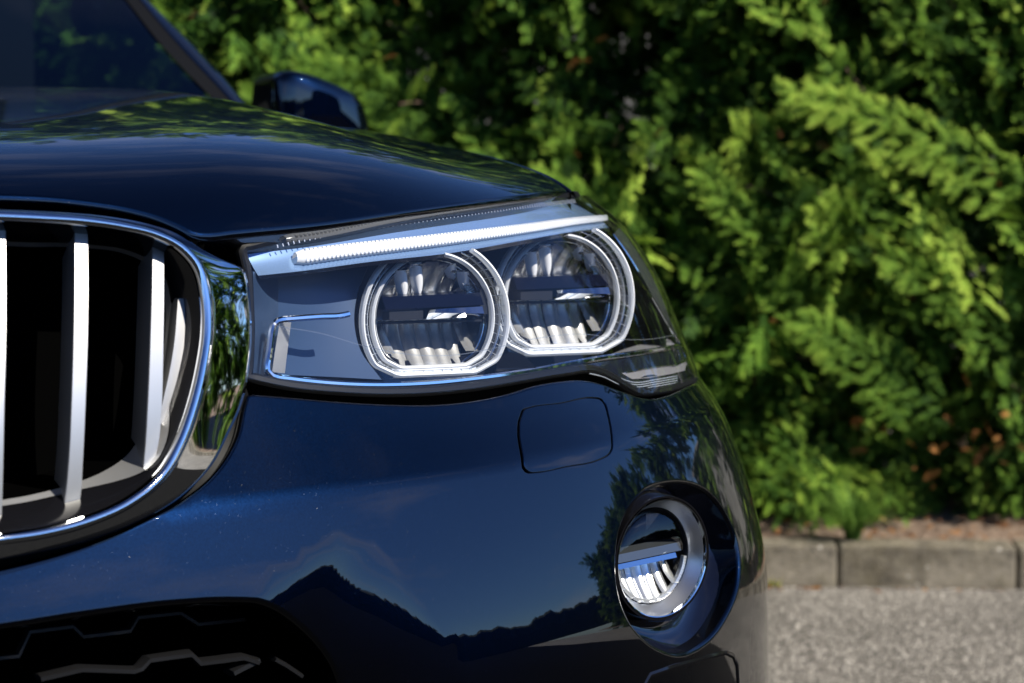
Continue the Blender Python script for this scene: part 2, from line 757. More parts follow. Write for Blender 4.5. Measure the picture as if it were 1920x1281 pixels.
# the scoop towards the lower air intake: everything under this arc falls back
ARC_PX = spline([(300, 1330), (400, 1180), (481, 1117), (540, 1060), (590, 1022), (640, 1004), (690, 1018), (746, 1078), (800, 1143), (845, 1205), (872, 1248), (905, 1330), (940, 1460)], 6)
ARC_UV = BS0.uv(ARC_PX)
ARC_UV = np.vstack([ARC_UV, [[ARC_UV[-1, 0], 0.30], [ARC_UV[0, 0], 0.30]]])


def bumpf(th, z):
    P = bump0(th, z)
    sh = np.broadcast(np.asarray(th), np.asarray(z)).shape
    q = np.stack([np.broadcast_to(th, sh), np.broadcast_to(z, sh)], -1).reshape(-1, 2)
    box = (q[:, 0] > ARC_UV[:, 0].min()) & (q[:, 0] < ARC_UV[:, 0].max()) & (q[:, 1] < ARC_UV[:, 1].max())
    d = np.zeros(len(q))
    if box.any():
        ins = inside(ARC_UV, q[box])
        sc = np.array([0.62, 1.0])
        A_ = resample(ARC_UV[:-2] * sc, 800)
        ds_ = np.linalg.norm(A_[1] - A_[0])
        acc = np.zeros(int(box.sum()))
        qq = q[box] * sc
        for k in range(0, 800):
            acc += ((qq - A_[k]) ** 2).sum(1).clip(2.5e-7) ** -2.0
        dd = np.where(ins, (acc * ds_ * 2 / math.pi) ** (-1 / 3), 0)
        d[box] = dd
    w = np.where(d < 0.05, 0.10 * d + 5.0 * d * d, 0.10 * 0.05 + 5.0 * 0.0025 + 0.60 * (d - 0.05))
    P[..., 1] += w.reshape(sh)
    return P


BS = Surf(bumpf, (0.02, 1.56), (0.42, 0.84), (1.0, 1.0))

car = empty('parked_car')
tag(car, 'dark navy metallic car with chrome kidney grille parked nose-on before the hedge', 'car')


def body(P):
    return P


# ---- bumper outline
KIDNEY_TRIM = [(-700, 1130), (-350, 1105), (0, 1073), (163, 1028), (264, 988), (346, 943), (407, 894), (452, 821), (464, 765)]
LEDGE = [(470, 744), (543, 750), (646, 759), (749, 764), (811, 764), (890, 757), (963, 742), (1010, 728), (1052, 721), (1090, 718), (1121, 722), (1169, 738), (1200, 749), (1225, 752), (1260, 745), (1290, 731), (1312, 720)]
INTAKE = [(660, 1330), (644, 1281), (628, 1240), (603, 1203), (563, 1163), (522, 1134), (481, 1119), (447, 1117), (325, 1122), (163, 1142), (0, 1167), (-350, 1200), (-700, 1225)]
kt = BS.uv(spline(KIDNEY_TRIM, 8))
lg = BS.uv(spline(LEDGE, 6))
it = BS.uv(spline(INTAKE, 8))
ztop = lg[-1, 1]
outer = np.vstack([kt, lg, [[lg[-1, 0] + 0.12, ztop + 0.002], [1.57, ztop + 0.004], [1.95, ztop + 0.004], [1.95, 0.46], [it[0, 0], 0.46]], it])
FOG_EGG = [(1153, 1026), (1163, 978), (1184, 939), (1213, 910), (1245, 900), (1283, 899), (1320, 912), (1347, 937), (1370, 976), (1386, 1026), (1388, 1092), (1364, 1160), (1322, 1213), (1276, 1234), (1226, 1219), (1186, 1182), (1163, 1136), (1152, 1080)]
egg = BS.uv(spline(FOG_EGG, 6, True))
TOW = [(977, 860), (977, 772), (980, 767), (988, 764), (1050, 755), (1119, 745), (1128, 747), (1134, 753), (1141, 775), (1149, 825), (1149, 842), (1143, 853), (1128, 862), (1060, 877), (1001, 888), (989, 888), (981, 881)]
tow = BS.uv(spline(TOW, 4, True))
towc = tow.mean(0)
tow_in = towc + (tow - towc) * 0.945
tow_out = towc + (tow - towc) * 1.012
# trim insert below the fog lamp (black lower grille frame)
LOWTRIM = [(1190, 1330), (1215, 1262), (1262, 1246), (1330, 1226), (1362, 1219), (1378, 1226), (1385, 1245), (1388, 1330)]
lowt = BS.uv(LOWTRIM)
bumper = patch('bumper', BS, outer, [egg, tow_out], 0.011, PAINT, car, rim=[0.004, 0.004, 0.0012], depth=0.022, hb=0.004)
tow_cover = patch('tow_eye_cover', BS, tow_in, [], 0.009, PAINT, car, rim=0.0012, depth=0.01, hb=0.003)
#@@HOOD
# ---- hood: one smooth sheet, cut along its front lip and its shut line
HOOD_BASE = [(-700, 470), (-350, 466), (0, 460), (250, 456), (435, 441), (700, 406), (900, 380), (1066, 357)]
HOOD_EDGE = [(-700, 352), (-350, 356), (0, 363), (90, 367), (158, 374), (253, 390), (301, 404), (340, 421), (366, 434), (385, 436), (435, 431), (594, 416), (760, 392), (960, 366), (1060, 354)]
hf = make_lens_surf(-0.012).at(spline(HOOD_BASE, 10))
hf = hf[hf[:, 0] > 0.0]
hf = hf[np.argsort(hf[:, 0])]
XF = hf[-1, 0]                                  # outer front corner of the hood
hq = np.polyfit(hf[:, 0], hf[:, 1], 4)
hz = np.polyfit(hf[:, 0], hf[:, 2], 4)


def sstep(x, a, b):
    k = np.clip((x - a) / (b - a), 0, 1)
    return k * k * (3 - 2 * k)


def hood_f(u, v):
    """u: 0 centre .. 1 outer edge, v: 0 front lip .. 1 cowl"""
    u = np.asarray(u, float)
    v = np.asarray(v, float)
    xf = u * XF
    yf = np.polyval(hq, np.clip(xf, 0, XF))
    zf = np.polyval(hz, np.clip(xf, 0, XF))
    xr = u * 0.79
    yr = 1.22 - 0.10 * u**2
    s = np.sign(v) * np.abs(v)**1.35
    X = xf + (xr - xf) * s
    Y = yf + (yr - yf) * s
    dy = Y - yf
    zr = 1.062 + 0.034 * np.where(X < 0.48, np.exp(-((X - 0.48) / 0.62) ** 2), np.exp(-((X - 0.48) / 0.15) ** 2)) - 0.026 * sstep(X, 0.50, 0.70) + 0.022 * np.exp(-((X - 0.78) / 0.08) ** 2)
    h1 = 0.060 - 0.046 * sstep(u, 0.45, 1.0)
    lam = 0.075 - 0.02 * u
    w_ = dy / (yr - yf)
    rise = zr - zf - h1
    Z = zf + h1 * (1 - np.exp(-dy / lam)) + rise * (1 - np.clip(1 - w_, 0, 2) ** 1.7)
    Z = Z - 0.030 * np.clip((u - 0.90) / 0.1, 0, 1.2) ** 2 * (0.15 + 0.85 * sstep(v, 0.0, 0.6)) * 0.35
    return np.stack([X, Y, Z], -1)


HS = Surf(hood_f, (0.0, 1.0), (0.0, 1.0), (0.8, 1.2))
he = HS.uv(spline(HOOD_EDGE, 8))
he = he[he[:, 0] > 0.0]
he = np.vstack([[[0.0, he[0, 1]]], he[he[:, 0] < 0.998]])
hood_uv = np.vstack([he, [[1.0, he[-1, 1] + 0.004], [1.0, 0.5], [1.0, 1.0], [0.5, 1.0], [0.0, 1.0]]])
hood = patch('hood', HS, hood_uv, [], 0.014, PAINT, car, rim=0.005, depth=0.02, hb=0.007)
hood2 = link('hood', hood.data, None, car)
hood2.scale.x = -1

# ---- front wing: from the hood shut line over the shoulder down the flank
ED = HS.P(np.stack([np.full(60, 1.0), np.linspace(he[-1, 1], 1, 60)], -1))
XW = np.interp(0.93, ZL, XL)
rows = []
for i, p in enumerate(ED):
    k_ = sstep(np.array(i / 20.0), 0, 1)
    zt = p[2]
    def fl(z):
        return np.interp(z, ZL, XL)
    xt = min(p[0] + 0.02, fl(zt) - 0.02)
    c0 = p + np.array([0.006, 0.0, -0.002])
    c1 = np.array([p[0] + 0.024, p[1] + 0.02, zt - 0.008])
    c2 = np.array([0.5 * (p[0] + 0.03 + fl(0.90)) - 0.006, p[1] + 0.11, zt - 0.040])
    c3 = np.array([fl(0.90) - 0.022, p[1] + 0.26, zt - 0.10])
    c4 = np.array([fl(0.82), p[1] + 0.26, 0.82])
    c5 = np.array([fl(0.82), p[1] + 0.26, 0.60])
    rows.append(spline([c0 - [0.0, 0, 0.02], c0, c1, c2, c3, c4, c5], 8))
mb = MB()
mb.grid(np.array(rows))
wing = mb.build('front_wing', PAINT, car)

#@@HEAD
# ------------------------------------------------------------------ headlight
_LS = {}


def L(d):
    k = round(d, 5)
    if k not in _LS:
        _LS[k] = make_lens_surf(d, d * 0.25)
    return _LS[k]


def ruled(mb, pa, da, pb, db, rows=6, n=60, bulge=0.0):
    """sheet between two traced lines lying at depths da and db behind the lens"""
    A = resample(L(da).at(spline(pa, 8)), n)
    B = resample(L(db).at(spline(pb, 8)), n)
    t = np.linspace(0, 1, rows)[:, None, None]
    G = A * (1 - t) + B * t
    if bulge:
        G = G + np.sin(math.pi * t) * np.array([0, bulge, 0])
    mb.grid(G)


LENS_L = [(467, 709), (470, 660), (471, 615), (469, 560), (465, 505), (455, 467)]
LENS_T = [(455, 466), (543, 444), (680, 418), (818, 398), (960, 381), (1030, 372), (1085, 367)]
LENS_B = [(1309, 713), (1272, 728), (1235, 735), (1203, 737), (1183, 728), (1142, 704), (1125, 697), (1107, 694), (1066, 699), (963, 716), (886, 728), (749, 738), (646, 735), (543, 725), (467, 709)]
ul, ut, ub = LS.uv(spline(LENS_L, 6)), LS.uv(spline(LENS_T, 6)), LS.uv(spline(LENS_B, 6))
lens_uv = np.vstack([ul, ut[1:], [[1.42, ut[-1, 1] - 0.001], [1.52, ut[-1, 1] - 0.010], [1.55, 0.90], [1.55, ub[0, 1] + 0.001]], ub[:-1]])

BAND_UP = [(470, 492), (560, 468), (700, 440), (860, 416), (980, 401), (1080, 390), (1140, 392)]
BAND_LOW = [(484, 517), (560, 509), (695, 491), (849, 474), (980, 451), (1080, 434), (1141, 427)]
TRIMLINE = [(489, 708), (520, 712), (600, 722), (700, 726), (800, 723), (900, 713), (1000, 699), (1100, 680), (1200, 665), (1283, 652)]

hl = MB()
ruled(hl, LENS_T, 0.004, [(462, 474), (560, 456), (700, 430), (860, 406), (980, 392), (1080, 381), (1120, 383)], 0.0135, 4)
headlight = hl.build('headlight', LAMPBLACK, car)
tag(headlight, 'clear headlight with two ringed round lamps')


def lamp_part(name, mb, mat, sharp=35):
    return mb.build(name, mat, headlight, True, sharp)


# satin shelf the daytime running bar lies in
mb = MB()
ruled(mb, [(462, 474), (560, 456), (700, 430), (860, 406), (980, 392), (1080, 381), (1120, 383)], 0.0135, BAND_LOW, 0.008, 10, 90, bulge=0.002)
lamp_part('upper_shelf', mb, SATIN)
mb = MB()
ruled(mb, BAND_LOW, 0.008, [(p[0] + 3, p[1] + 7) for p in BAND_LOW], 0.011, 3, 90)
ruled(mb, [(p[0] + 3, p[1] + 7) for p in BAND_LOW], 0.011, [(p[0] + 6, p[1] + 2) for p in BAND_LOW], 0.085, 3, 90)
lamp_part('shelf_edge', mb, LAMPBLACK)
# running light bar: a ribbed clear prism
bar_c = L(0.009).at(spline([(553, 484), (640, 472), (760, 458), (880, 443), (1000, 427), (1080, 415), (1136, 409)], 10))
bar_c = resample(bar_c, 150)
T = nrm(np.gradient(bar_c, axis=0))
upv = np.array([0, 0.35, 0.94])
G = []
for i, p in enumerate(bar_c):
    tt = i / 149
    hgt = (0.0064 - 0.0030 * tt) * min(1.0, 0.7 + i / 8.0) * min(1.0, 0.5 + (149 - i) / 14.0)
    a = np.linspace(0, 2 * math.pi, 12, endpoint=False)
    out_ = nrm(np.cross(T[i], upv))
    if out_[1] > 0:
        out_ = -out_
    G.append(p + np.outer(np.cos(a) * hgt, upv) + np.outer(np.sin(a) * hgt * 0.8, out_))
mb = MB()
mb.grid(np.array(G), cv=True)
lamp_part('light_bar', mb, acrylic('bar_guide', 0.85))
mb = MB()
fine = resample(bar_c, 128)
for i in range(2, 126):
    p = fine[i]
    tt = i / 127
    h_ = (0.0060 - 0.0028 * tt)
    t_ = nrm(fine[min(i + 1, 127)] - fine[i - 1])
    o_ = nrm(np.cross(t_, upv))
    if o_[1] > 0:
        o_ = -o_
    mb.box(p + o_ * h_ * 0.60, (0.00085, 0.0011, h_ * 0.86), np.array([t_, o_, upv]))
lamp_part('bar_rib', mb, M('rib_line', (0.80, 0.82, 0.86), 0.12, 0.3))['kind'] = 'stuff'

# left panel, back wall, floor
mb = MB()

ruled(mb, [(522, 519), (522, 560), (520, 615), (512, 660), (509, 702)], 0.040, [(692, 494), (672, 545), (664, 600), (675, 655), (715, 712)], 0.052, 14, 40, bulge=0.004)
ruled(mb, [(692, 494), (672, 545), (664, 600), (675, 655), (715, 712)], 0.052, [(696, 494), (676, 545), (668, 600), (679, 655), (719, 712)], 0.12, 4, 40)
ruled(mb, [(474, 509), (476, 560), (478, 615), (477, 660), (474, 706)], 0.004, [(522, 519), (522, 560), (520, 615), (512, 660), (509, 702)], 0.040, 8, 30, bulge=0.004)
lamp_part('inner_panel', mb, NAVYPL)
mb = MB()
ruled(mb, [(600, 440), (800, 410), (1000, 385), (1120, 375)], 0.125, [(600, 735), (800, 735), (1000, 715), (1180, 690)], 0.125, 6, 40)
ruled(mb, [(p[0], p[1] - 10) for p in TRIMLINE], 0.085, TRIMLINE, 0.007, 6, 60)
lamp_part('housing', mb, LAMPBLACK)
mb = MB()
ruled(mb, [(1010, 705), (1100, 684), (1170, 655), (1225, 640), (1276, 630)], 0.060, [(1030, 694), (1100, 681), (1200, 666), (1281, 653)], 0.012, 5, 30)
lamp_part('floor_reflector', mb, GREYTRIM)
# silver U trim
mb = MB()
UT = [(653, 589), (640, 592), (600, 594), (560, 597), (535, 599), (522, 601), (514, 607), (510, 620), (507, 645), (503, 670), (500, 688), (503, 699), (514, 706), (540, 710), (600, 717), (700, 722), (800, 719), (900, 709), (1000, 695), (1100, 676), (1200, 661), (1282, 648)]
ps = resample(L(0.008).at(spline(UT, 8)), 160)
mb.tube(ps, 0.0026, 8, ref=(0, 1, 0.2))
lamp_part('trim_strip', mb, CHROME)
mb = MB()
ruled(mb, [(524, 606), (517, 650), (510, 698)], 0.009, [(546, 604), (540, 650), (534, 700)], 0.032, 4, 20)
lamp_part('trim_web', mb, GREYTRIM)
# row of moulded ticks along the top of the lens
mb = MB()
tk = resample(L(0.004).at(spline([(520, 462), (620, 440), (720, 424), (860, 404), (980, 388), (1080, 377)], 8)), 90)
for i in range(89):
    tt_ = nrm(tk[i + 1] - tk[i])
    dn_ = nrm(np.cross(tt_, np.array([0.3, -0.9, 0.25])))
    mb.box(tk[i], (0.0004, 0.0004, 0.0012 + 0.0008 * (i / 89)), np.array([tt_, nrm(np.cross(dn_, tt_)), dn_]))
lamp_part('tick_row', mb, M('tick_grey', (0.5, 0.53, 0.6), 0.2, 0.3))['kind'] = 'stuff'
# dark foot of the lamp with its fine lines
mb = MB()
LOWL = [(470, 716), (543, 729), (646, 738), (749, 741), (886, 731), (963, 719), (1066, 702), (1107, 697), (1142, 707), (1183, 731), (1203, 740), (1240, 736), (1290, 720)]
ruled(mb, [(472, 704), (520, 714), (600, 724), (700, 729), (800, 726), (900, 716), (1000, 702), (1100, 683), (1200, 668), (1290, 652)], 0.0085, LOWL, 0.005, 4, 80)
lamp_part('lamp_foot', mb, LAMPBLACK)
mb = MB()
for k in range(4):
    o_ = k * 4.2
    q = [(1066, 690 + o_), (1105, 688 + o_), (1130, 694 + o_), (1160, 708 + o_), (1188, 717 + o_), (1230, 712 + o_), (1270, 705 + o_), (1304, 697 + o_ * 0.9)]
    mb.tube(L(0.0035).at(spline(q[1:-1], 6)), 0.00042, 5)
lamp_part('prism_line', mb, M('prism_line_grey', (0.55, 0.60, 0.66), 0.25, 0.5))
mb = MB()
mk = L(0.006).at([(1166, 700), (1185, 711), (1215, 709), (1260, 701), (1284, 695), (1288, 680), (1250, 686), (1210, 693)])
mb.prism(mk, np.array([0.0, 0.004, 0]))
lamp_part('side_marker', mb, M('marker_grey', (0.30, 0.29, 0.30), 0.25, 0.5))
# right hand wall and its bright edge
mb = MB()
WALL_O = [(1150, 440), (1172, 470), (1197, 510), (1222, 555), (1246, 597), (1262, 625), (1277, 652)]
ruled(mb, WALL_O, 0.012, [(1120, 440), (1140, 475), (1158, 515), (1168, 560), (1174, 600), (1172, 640), (1165, 668)], 0.10, 8, 40, bulge=0.008)
lamp_part('end_wall', mb, M('lamp_end_wall', (0.07, 0.072, 0.075), 0.35, 0.4))
mb = MB()
mb.tube(L(0.011).at(spline(WALL_O + [(1281, 668), (1279, 676)], 6)), 0.0011, 6)
mb.tube(L(0.006).at(spline([(1262, 628), (1274, 648), (1283, 665), (1284, 674), (1278, 679), (1230, 688), (1172, 699)], 6)), 0.0008, 6)
lamp_part('wall_edge', mb, CHROME)
mb = MB()
ruled(mb, WALL_O, 0.0125, [(1168, 428), (1190, 455), (1217, 500), (1240, 545), (1262, 598), (1278, 632), (1292, 665)], 0.010, 4, 40)
lamp_part('lens_flange', mb, M('lens_flange_grey', (0.045, 0.05, 0.05), 0.3, 0.2))


# ---- the two ringed lamps
def ring_path(R, fl, cut, n=88):
    """circle with a flat foot and two clipped corners"""
    a0 = math.asin(cut)
    a = np.linspace(-math.pi / 2 - (math.pi / 2 - a0), -math.pi / 2 + (math.pi / 2 - a0) - 2 * math.pi, n)
    a = np.linspace(math.pi + a0, -a0, n)
    arc = np.stack([R * np.cos(a), R * np.sin(a)], -1)
    xf_ = 0.53 * R * (fl / 0.68) ** 0.3
    foot = np.array([[xf_, -fl * R], [-xf_, -fl * R]])
    P = np.vstack([arc, foot])
    P = np.vstack([P, P[:1]])
    P = resample(P, n + 1)[:-1]
    for _ in range(2):
        P = 0.25 * np.roll(P, 1, 0) + 0.5 * P + 0.25 * np.roll(P, -1, 0)
    return P


LINE = M('groove_line', (0.05, 0.055, 0.06), 0.4)
BARM = M('lamp_bar_blue_black', (0.002, 0.003, 0.010), 0.10, 0.0, 0.0, spec=0.25)


def lamp_module(cpx, y, Rpx, seed):
    c = on_y(np.array([cpx]), y)[0]
    dep = (c - CAM) @ fw
    R = Rpx * dep / F
    r_ = np.random.default_rng(seed)

    def W(a, b, d):
        a, b, d = np.broadcast_arrays(np.asarray(a, float), np.asarray(b, float), np.asarray(d, float))
        return c + np.stack([a, d, b], -1)

    def closed(P2, d):
        return W(P2[:, 0], P2[:, 1], d)

    BL = np.array(BAND_LOW, float)

    def under(P3):
        q_ = proj(P3)
        return q_[:, 1] > np.interp(q_[:, 0], BL[:, 0], BL[:, 1]) + 1

    def guide(mb, P3, r):
        k_ = under(P3)
        if k_.all():
            mb.tube(P3, r, 8, True, flat=2.0)
            return
        i0 = [i for i in range(len(k_)) if k_[i] and not k_[i - 1]][0]
        P3, k_ = np.roll(P3, -i0, 0), np.roll(k_, -i0)
        mb.tube(P3[:int(k_.sum())], r, 8, flat=2.0)

    def strip(mb, rows_):
        G = np.stack(rows_, 0)
        k_ = under(G[0])
        if k_.all():
            mb.grid(G, cv=True)
            return
        i0 = [i for i in range(len(k_)) if k_[i] and not k_[i - 1]][0]
        mb.grid(np.roll(G, -i0, 1)[:, :int(k_.sum())])

    # outer and inner light guides
    mb = MB()
    guide(mb, closed(ring_path(R * 0.965, 0.69, 0.55, 160), 0.0), R * 0.032)
    lamp_part('light_ring', mb, GUIDE)
    mb = MB()
    guide(mb, closed(ring_path(R * 0.80, 0.735, 0.60, 160), 0.006), R * 0.030)
    lamp_part('light_ring', mb, GUIDE)
    # foot block between both guides
    mb = MB()
    a_ = np.linspace(-0.56 * R, 0.56 * R, 24)
    G = np.stack([W(a_, -0.595 * R, 0.004), W(a_, -0.66 * R, -0.001), W(a_, -0.70 * R, 0.001), W(a_, -0.72 * R, 0.010)], 0)
    mb.grid(G)
    lamp_part('ring_foot', mb, FOOT)
    # clear collar with engraved lines
    o_, i_ = ring_path(R * 0.935, 0.68, 0.55), ring_path(R * 0.83, 0.72, 0.60)
    mb = MB()
    t = np.linspace(0, 1, 4)[:, None]
    strip(mb, [closed(o_ * (1 - k) + i_ * k, -0.001 + 0.010 * k) for k in (0, 0.33, 0.66, 1)])
    lamp_part('clear_collar', mb, CLEAR)
    mb = MB()
    n = len(o_)
    for k in range(0, n, 2):
        p, q = closed(o_[k:k + 1], -0.0016)[0], closed(i_[k:k + 1], 0.0084)[0]
        if under(p[None])[0]:
            mb.tube(np.stack([p, 0.5 * (p + q), q]), 0.00028, 4)
    mid = 0.5 * (o_ + i_)
    guide(mb, closed(mid, 0.0036), 0.00025)
    lamp_part('collar_line', mb, M('collar_line_clear', (0.6, 0.62, 0.66), 0.2, 0.3))['kind'] = 'stuff'
    # collar sides, dark, running back into the housing
    mb = MB()
    s_ = ring_path(R * 0.935, 0.70, 0.55)
    strip(mb, [closed(s_, 0.008), closed(s_ * 0.99, 0.05)])
    s2 = ring_path(R * 0.90, 0.70, 0.55)
    s3 = ring_path(R * 0.80, 0.72, 0.60)
    strip(mb, [closed(s2, 0.030), closed(s3, 0.022)])
    lamp_part('lamp_barrel', mb, LAMPBLACK)
    # dark throat ring
    mb = MB()
    strip(mb, [closed(s3 * 0.97, 0.010), closed(s3 * 0.88, 0.014), closed(s3 * 0.84, 0.040)])
    lamp_part('throat', mb, LAMPBLACK)
    # thin bright rims of the throat
    mb = MB()
    guide(mb, closed(ring_path(R * 0.725, 0.78, 0.60, 160), 0.011), R * 0.010)
    guide(mb, closed(ring_path(R * 0.885, 0.70, 0.58, 160), 0.002), R * 0.006)
    lamp_part('throat_rim', mb, CHROME)
    # upper and lower mirror facets
    edges_ = np.linspace(-0.66, 0.66, 8)
    for side in (1, -1):
        for k in range(7):
            a0, a1 = edges_[k], edges_[k + 1]
            am = 0.5 * (a0 + a1)
            lim = math.sqrt(max(0.0, 0.70**2 - am**2))
            far = lim if side > 0 else min(lim, 0.60)
            near = 0.22 if side > 0 else 0.02
            aa = np.linspace(a0, a1, 7)
            ss = np.linspace(0, 1, 14)
            A_, S_ = np.meshgrid(aa, ss)
            b_ = far + (near - far) * S_
            prof = 0.005 + (0.034 if side > 0 else 0.026) * np.sin(S_ * math.pi / 2)
            xloc = (A_ - am) / (a1 - a0)
            yaw = r_.uniform(-0.22, 0.22)
            dd = prof + yaw * (A_ - am) * R + 0.014 * (xloc**2 - 0.25) * (0.4 + 0.6 * S_) + 0.006 * abs(am) / 0.6
            mb = MB()
            mb.grid(W(A_ * R, side * b_ * R, dd))
            lamp_part('mirror_facet', mb, REFL, 60)
    # petals hanging from the upper rim
    for k, am in enumerate((-0.40, -0.20, 0.26, 0.44)):
        ss = np.linspace(0, 1, 12)
        wd = 0.15 * np.sqrt(np.clip(1 - ss**2.2, 0, 1)) * (0.75 + 0.25 * ss)
        top_ = math.sqrt(0.72**2 - am**2)
        ln = (0.36, 0.42, 0.20, 0.25)[k]
        rows_ = []
        for q in np.linspace(-1, 1, 7):
            rows_.append(W((am + q * wd * 0.72 + 0.10 * ss) * R, (top_ - ss * ln) * R, 0.007 + 0.010 * ss + 0.004 * q * q))
        mb = MB()
        mb.grid(np.array(rows_))
        lamp_part('reflector_petal', mb, M('petal_satin', (0.92, 0.92, 0.92), 0.42, 0.35), 60)
    # ribbed quarter arc
    mb = MB()
    aa = np.linspace(math.radians(14), math.radians(70), 24)
    for k, a in enumerate(aa):
        p = W(0.66 * R * math.cos(a), 0.70 * R * math.sin(a), 0.018)
        rad = np.array([math.cos(a), 0, math.sin(a)])
        tan = np.array([-math.sin(a), 0, math.cos(a)])
        mb.box(p, (R * 0.060, 0.004, R * 0.011), np.array([rad, [0, 1, 0], tan]))
    lamp_part('ribbed_arc', mb, M('ribbed_arc_grey', (0.42, 0.45, 0.48), 0.25, 0.7))
    # dark bar across, silver blade below it
    mb = MB()
    sec = [(0.30, 0.020), (0.285, 0.004), (0.14, -0.004), (0.12, 0.020)]
    G = []
    for a in np.linspace(-0.68, 0.62, 12):
        lift = 0.02 * (a + 0.6)
        G.append([W(a * R, (b + lift) * R, d) for b, d in sec])
    mb.grid(np.array(G), cv=True)
    lamp_part('lamp_bar', mb, BARM)
    mb = MB()
    G = []
    for a in np.linspace(-0.14, 0.60, 14):
        lift = 0.03 * (a + 0.3)
        k = (a + 0.14) / 0.74
        sec = [(0.125, 0.016), (0.120, -0.004), (0.085 - 0.05 * k, -0.0075), (0.00, -0.002), (-0.01, 0.016)]
        G.append([W(a * R, (b + lift) * R, d) for b, d in sec])
    mb.grid(np.array(G), cv=True)
    n0_ = mb.n
    mb.Fc.append(tuple(range(5)))
    mb.Fc.append(tuple(reversed(range(n0_ - 5, n0_))))
    lamp_part('lamp_blade', mb, CHROME, 20)
    mb = MB()
    mb.box(W(-0.40 * R, 0.06 * R, 0.006), (0.22 * R, 0.008, 0.055 * R))
    mb.box(W(0.69 * R, 0.20 * R, 0.012), (0.05 * R, 0.006, 0.16 * R))
    mb.box(W(0.0, -0.035 * R, 0.012), (0.66 * R, 0.006, 0.012 * R))
    lamp_part('lamp_bracket', mb, M('bracket_grey', (0.05, 0.055, 0.07), 0.15, 0.6))
    return c, R


yA = float(LS.at([(930, 600)])[0][1]) + 0.011
yB = float(LS.at([(1165, 560)])[0][1]) + 0.010
lamp_module((817, 599), yA, 154, 3)
lamp_module((1058, 562), yB, 150, 5)
# shell between both lamps
mb = MB()
q = on_y(np.array([(925, 712), (935, 672), (955, 660), (985, 668), (1005, 690), (1012, 700), (960, 708)]), yA - 0.002)
mb.prism(q, np.array([0, 0.02, 0]))
lamp_part('lamp_web', mb, BLACKCHROME)
lens = patch('lens', LS, lens_uv, [], 0.010, LENS, headlight, rim=0.002, depth=0.004, hb=0.005)
mb = MB()
mb.tube(L(0.0012).at(spline([(520, 612), (600, 625), (680, 648), (760, 664), (850, 666), (930, 652), (1010, 634), (1100, 627), (1160, 636), (1220, 636), (1268, 628)], 8)), 0.0004, 5)
lamp_part('mould_line', mb, CLEAR)
# black seal round the lamp
seal = MB()
sl_px = LS.P(lens_uv)
ss = resample_step(sl_px, 0.006, True)
seal.tube(ss + np.array([0.0, 0.006, 0]), 0.0045, 8, True)
seal.build('lamp_seal', RUBBER, car)
mb = MB()
ruled(mb, [(462, 700), (467, 740), (520, 752), (646, 762), (749, 768), (811, 767), (960, 752), (1090, 722), (1169, 742), (1225, 756), (1290, 738), (1308, 724)], 0.030, [(462, 690), (470, 700), (543, 718), (646, 730), (749, 732), (886, 722), (963, 711), (1066, 694), (1125, 694), (1183, 722), (1260, 725), (1308, 708)], 0.004, 4, 80)
ruled(mb, [(380, 436), (435, 431), (594, 416), (760, 392), (960, 366), (1066, 355)], 0.030, [(455, 470), (500, 456), (594, 436), (760, 408), (960, 383), (1080, 369)], 0.003, 4, 60)
mb.build('gap_seal', RUBBER, car)

#@@GRILLE
# ------------------------------------------------------------------ kidney grille
def yk(X, z, off=0.0):
    return -0.075 + 0.25 * (z - 0.74) + 0.58 * X * X + off


def KS(off=0.0, k=0.0):
    return Surf(lambda X, z: np.stack(np.broadcast_arrays(X, yk(X, z, off) + k * sstep(z, 0.745, 0.82), z), -1), (-0.05, 0.55), (0.60, 1.05))


XC = 0.135
RIDGE = [(-330, 404), (-160, 402), (-60, 404), (0, 406), (80, 410), (164, 416), (230, 426), (289, 440), (338, 465), (370, 501), (384, 550), (388, 616), (377, 698), (362, 760), (338, 829), (301, 894), (244, 941), (163, 978), (81, 1000), (0, 1012), (-60, 1021), (-160, 1034), (-330, 1050)]
OUTER = [(-330, 389), (-160, 388), (-60, 391), (0, 393), (98, 397), (197, 405), (279, 420), (328, 436), (361, 456), (392, 474), (430, 492), (455, 504), (466, 535), (470, 575), (472, 632), (467, 690), (460, 734), (447, 775), (431, 808), (399, 870), (346, 926), (264, 976), (163, 1014), (81, 1034), (0, 1049), (-60, 1059), (-160, 1072), (-330, 1088)]


def close_left(P, yfun, n):
    P = P[P[:, 0] > XC]
    Q = P[::-1].copy()
    Q[:, 0] = XC - 0.55 * (Q[:, 0] - XC)
    Q[:, 1] = yfun(Q)
    A = np.vstack([P, Q])
    return resample(np.vstack([A, A[:1]]), n + 1)[:-1]


NK = 180
rid = close_left(KS().at(spline(RIDGE, 8)), lambda Q: yk(Q[:, 0], Q[:, 2]), NK)
k2 = KS(0.010, 0.010)
outc = close_left(k2.at(spline(OUTER, 8)), lambda Q: yk(Q[:, 0], Q[:, 2], 0.010) + 0.010 * sstep(Q[:, 2], 0.745, 0.82), NK)
cen = rid.mean(0)
rad = nrm((rid - cen) * [1, 0, 1])
ey = np.array([0, 1.0, 0])
loop = []
for k in np.linspace(0, 1, 12):                       # outer flank, gently crowned
    ctl = 0.42 * rid + 0.58 * outc - ey * 0.003
    loop.append((1 - k) ** 2 * outc + 2 * k * (1 - k) * ctl + k * k * (rid + rad * 0.0035))
for a in (30, 60, 90, 120, 150):                      # front lip
    a = math.radians(a)
    loop.append(rid + rad * 0.0035 * math.cos(a) - ey * 0.0035 * math.sin(a))
loop.append(rid - rad * 0.0035 + ey * 0.004)
first = [outc + ey * 0.02]
mb = MB()
mb.grid(np.stack(first + loop, 0), cv=True)
grille = mb.build('kidney_grille', CHROME, car, True, 80)
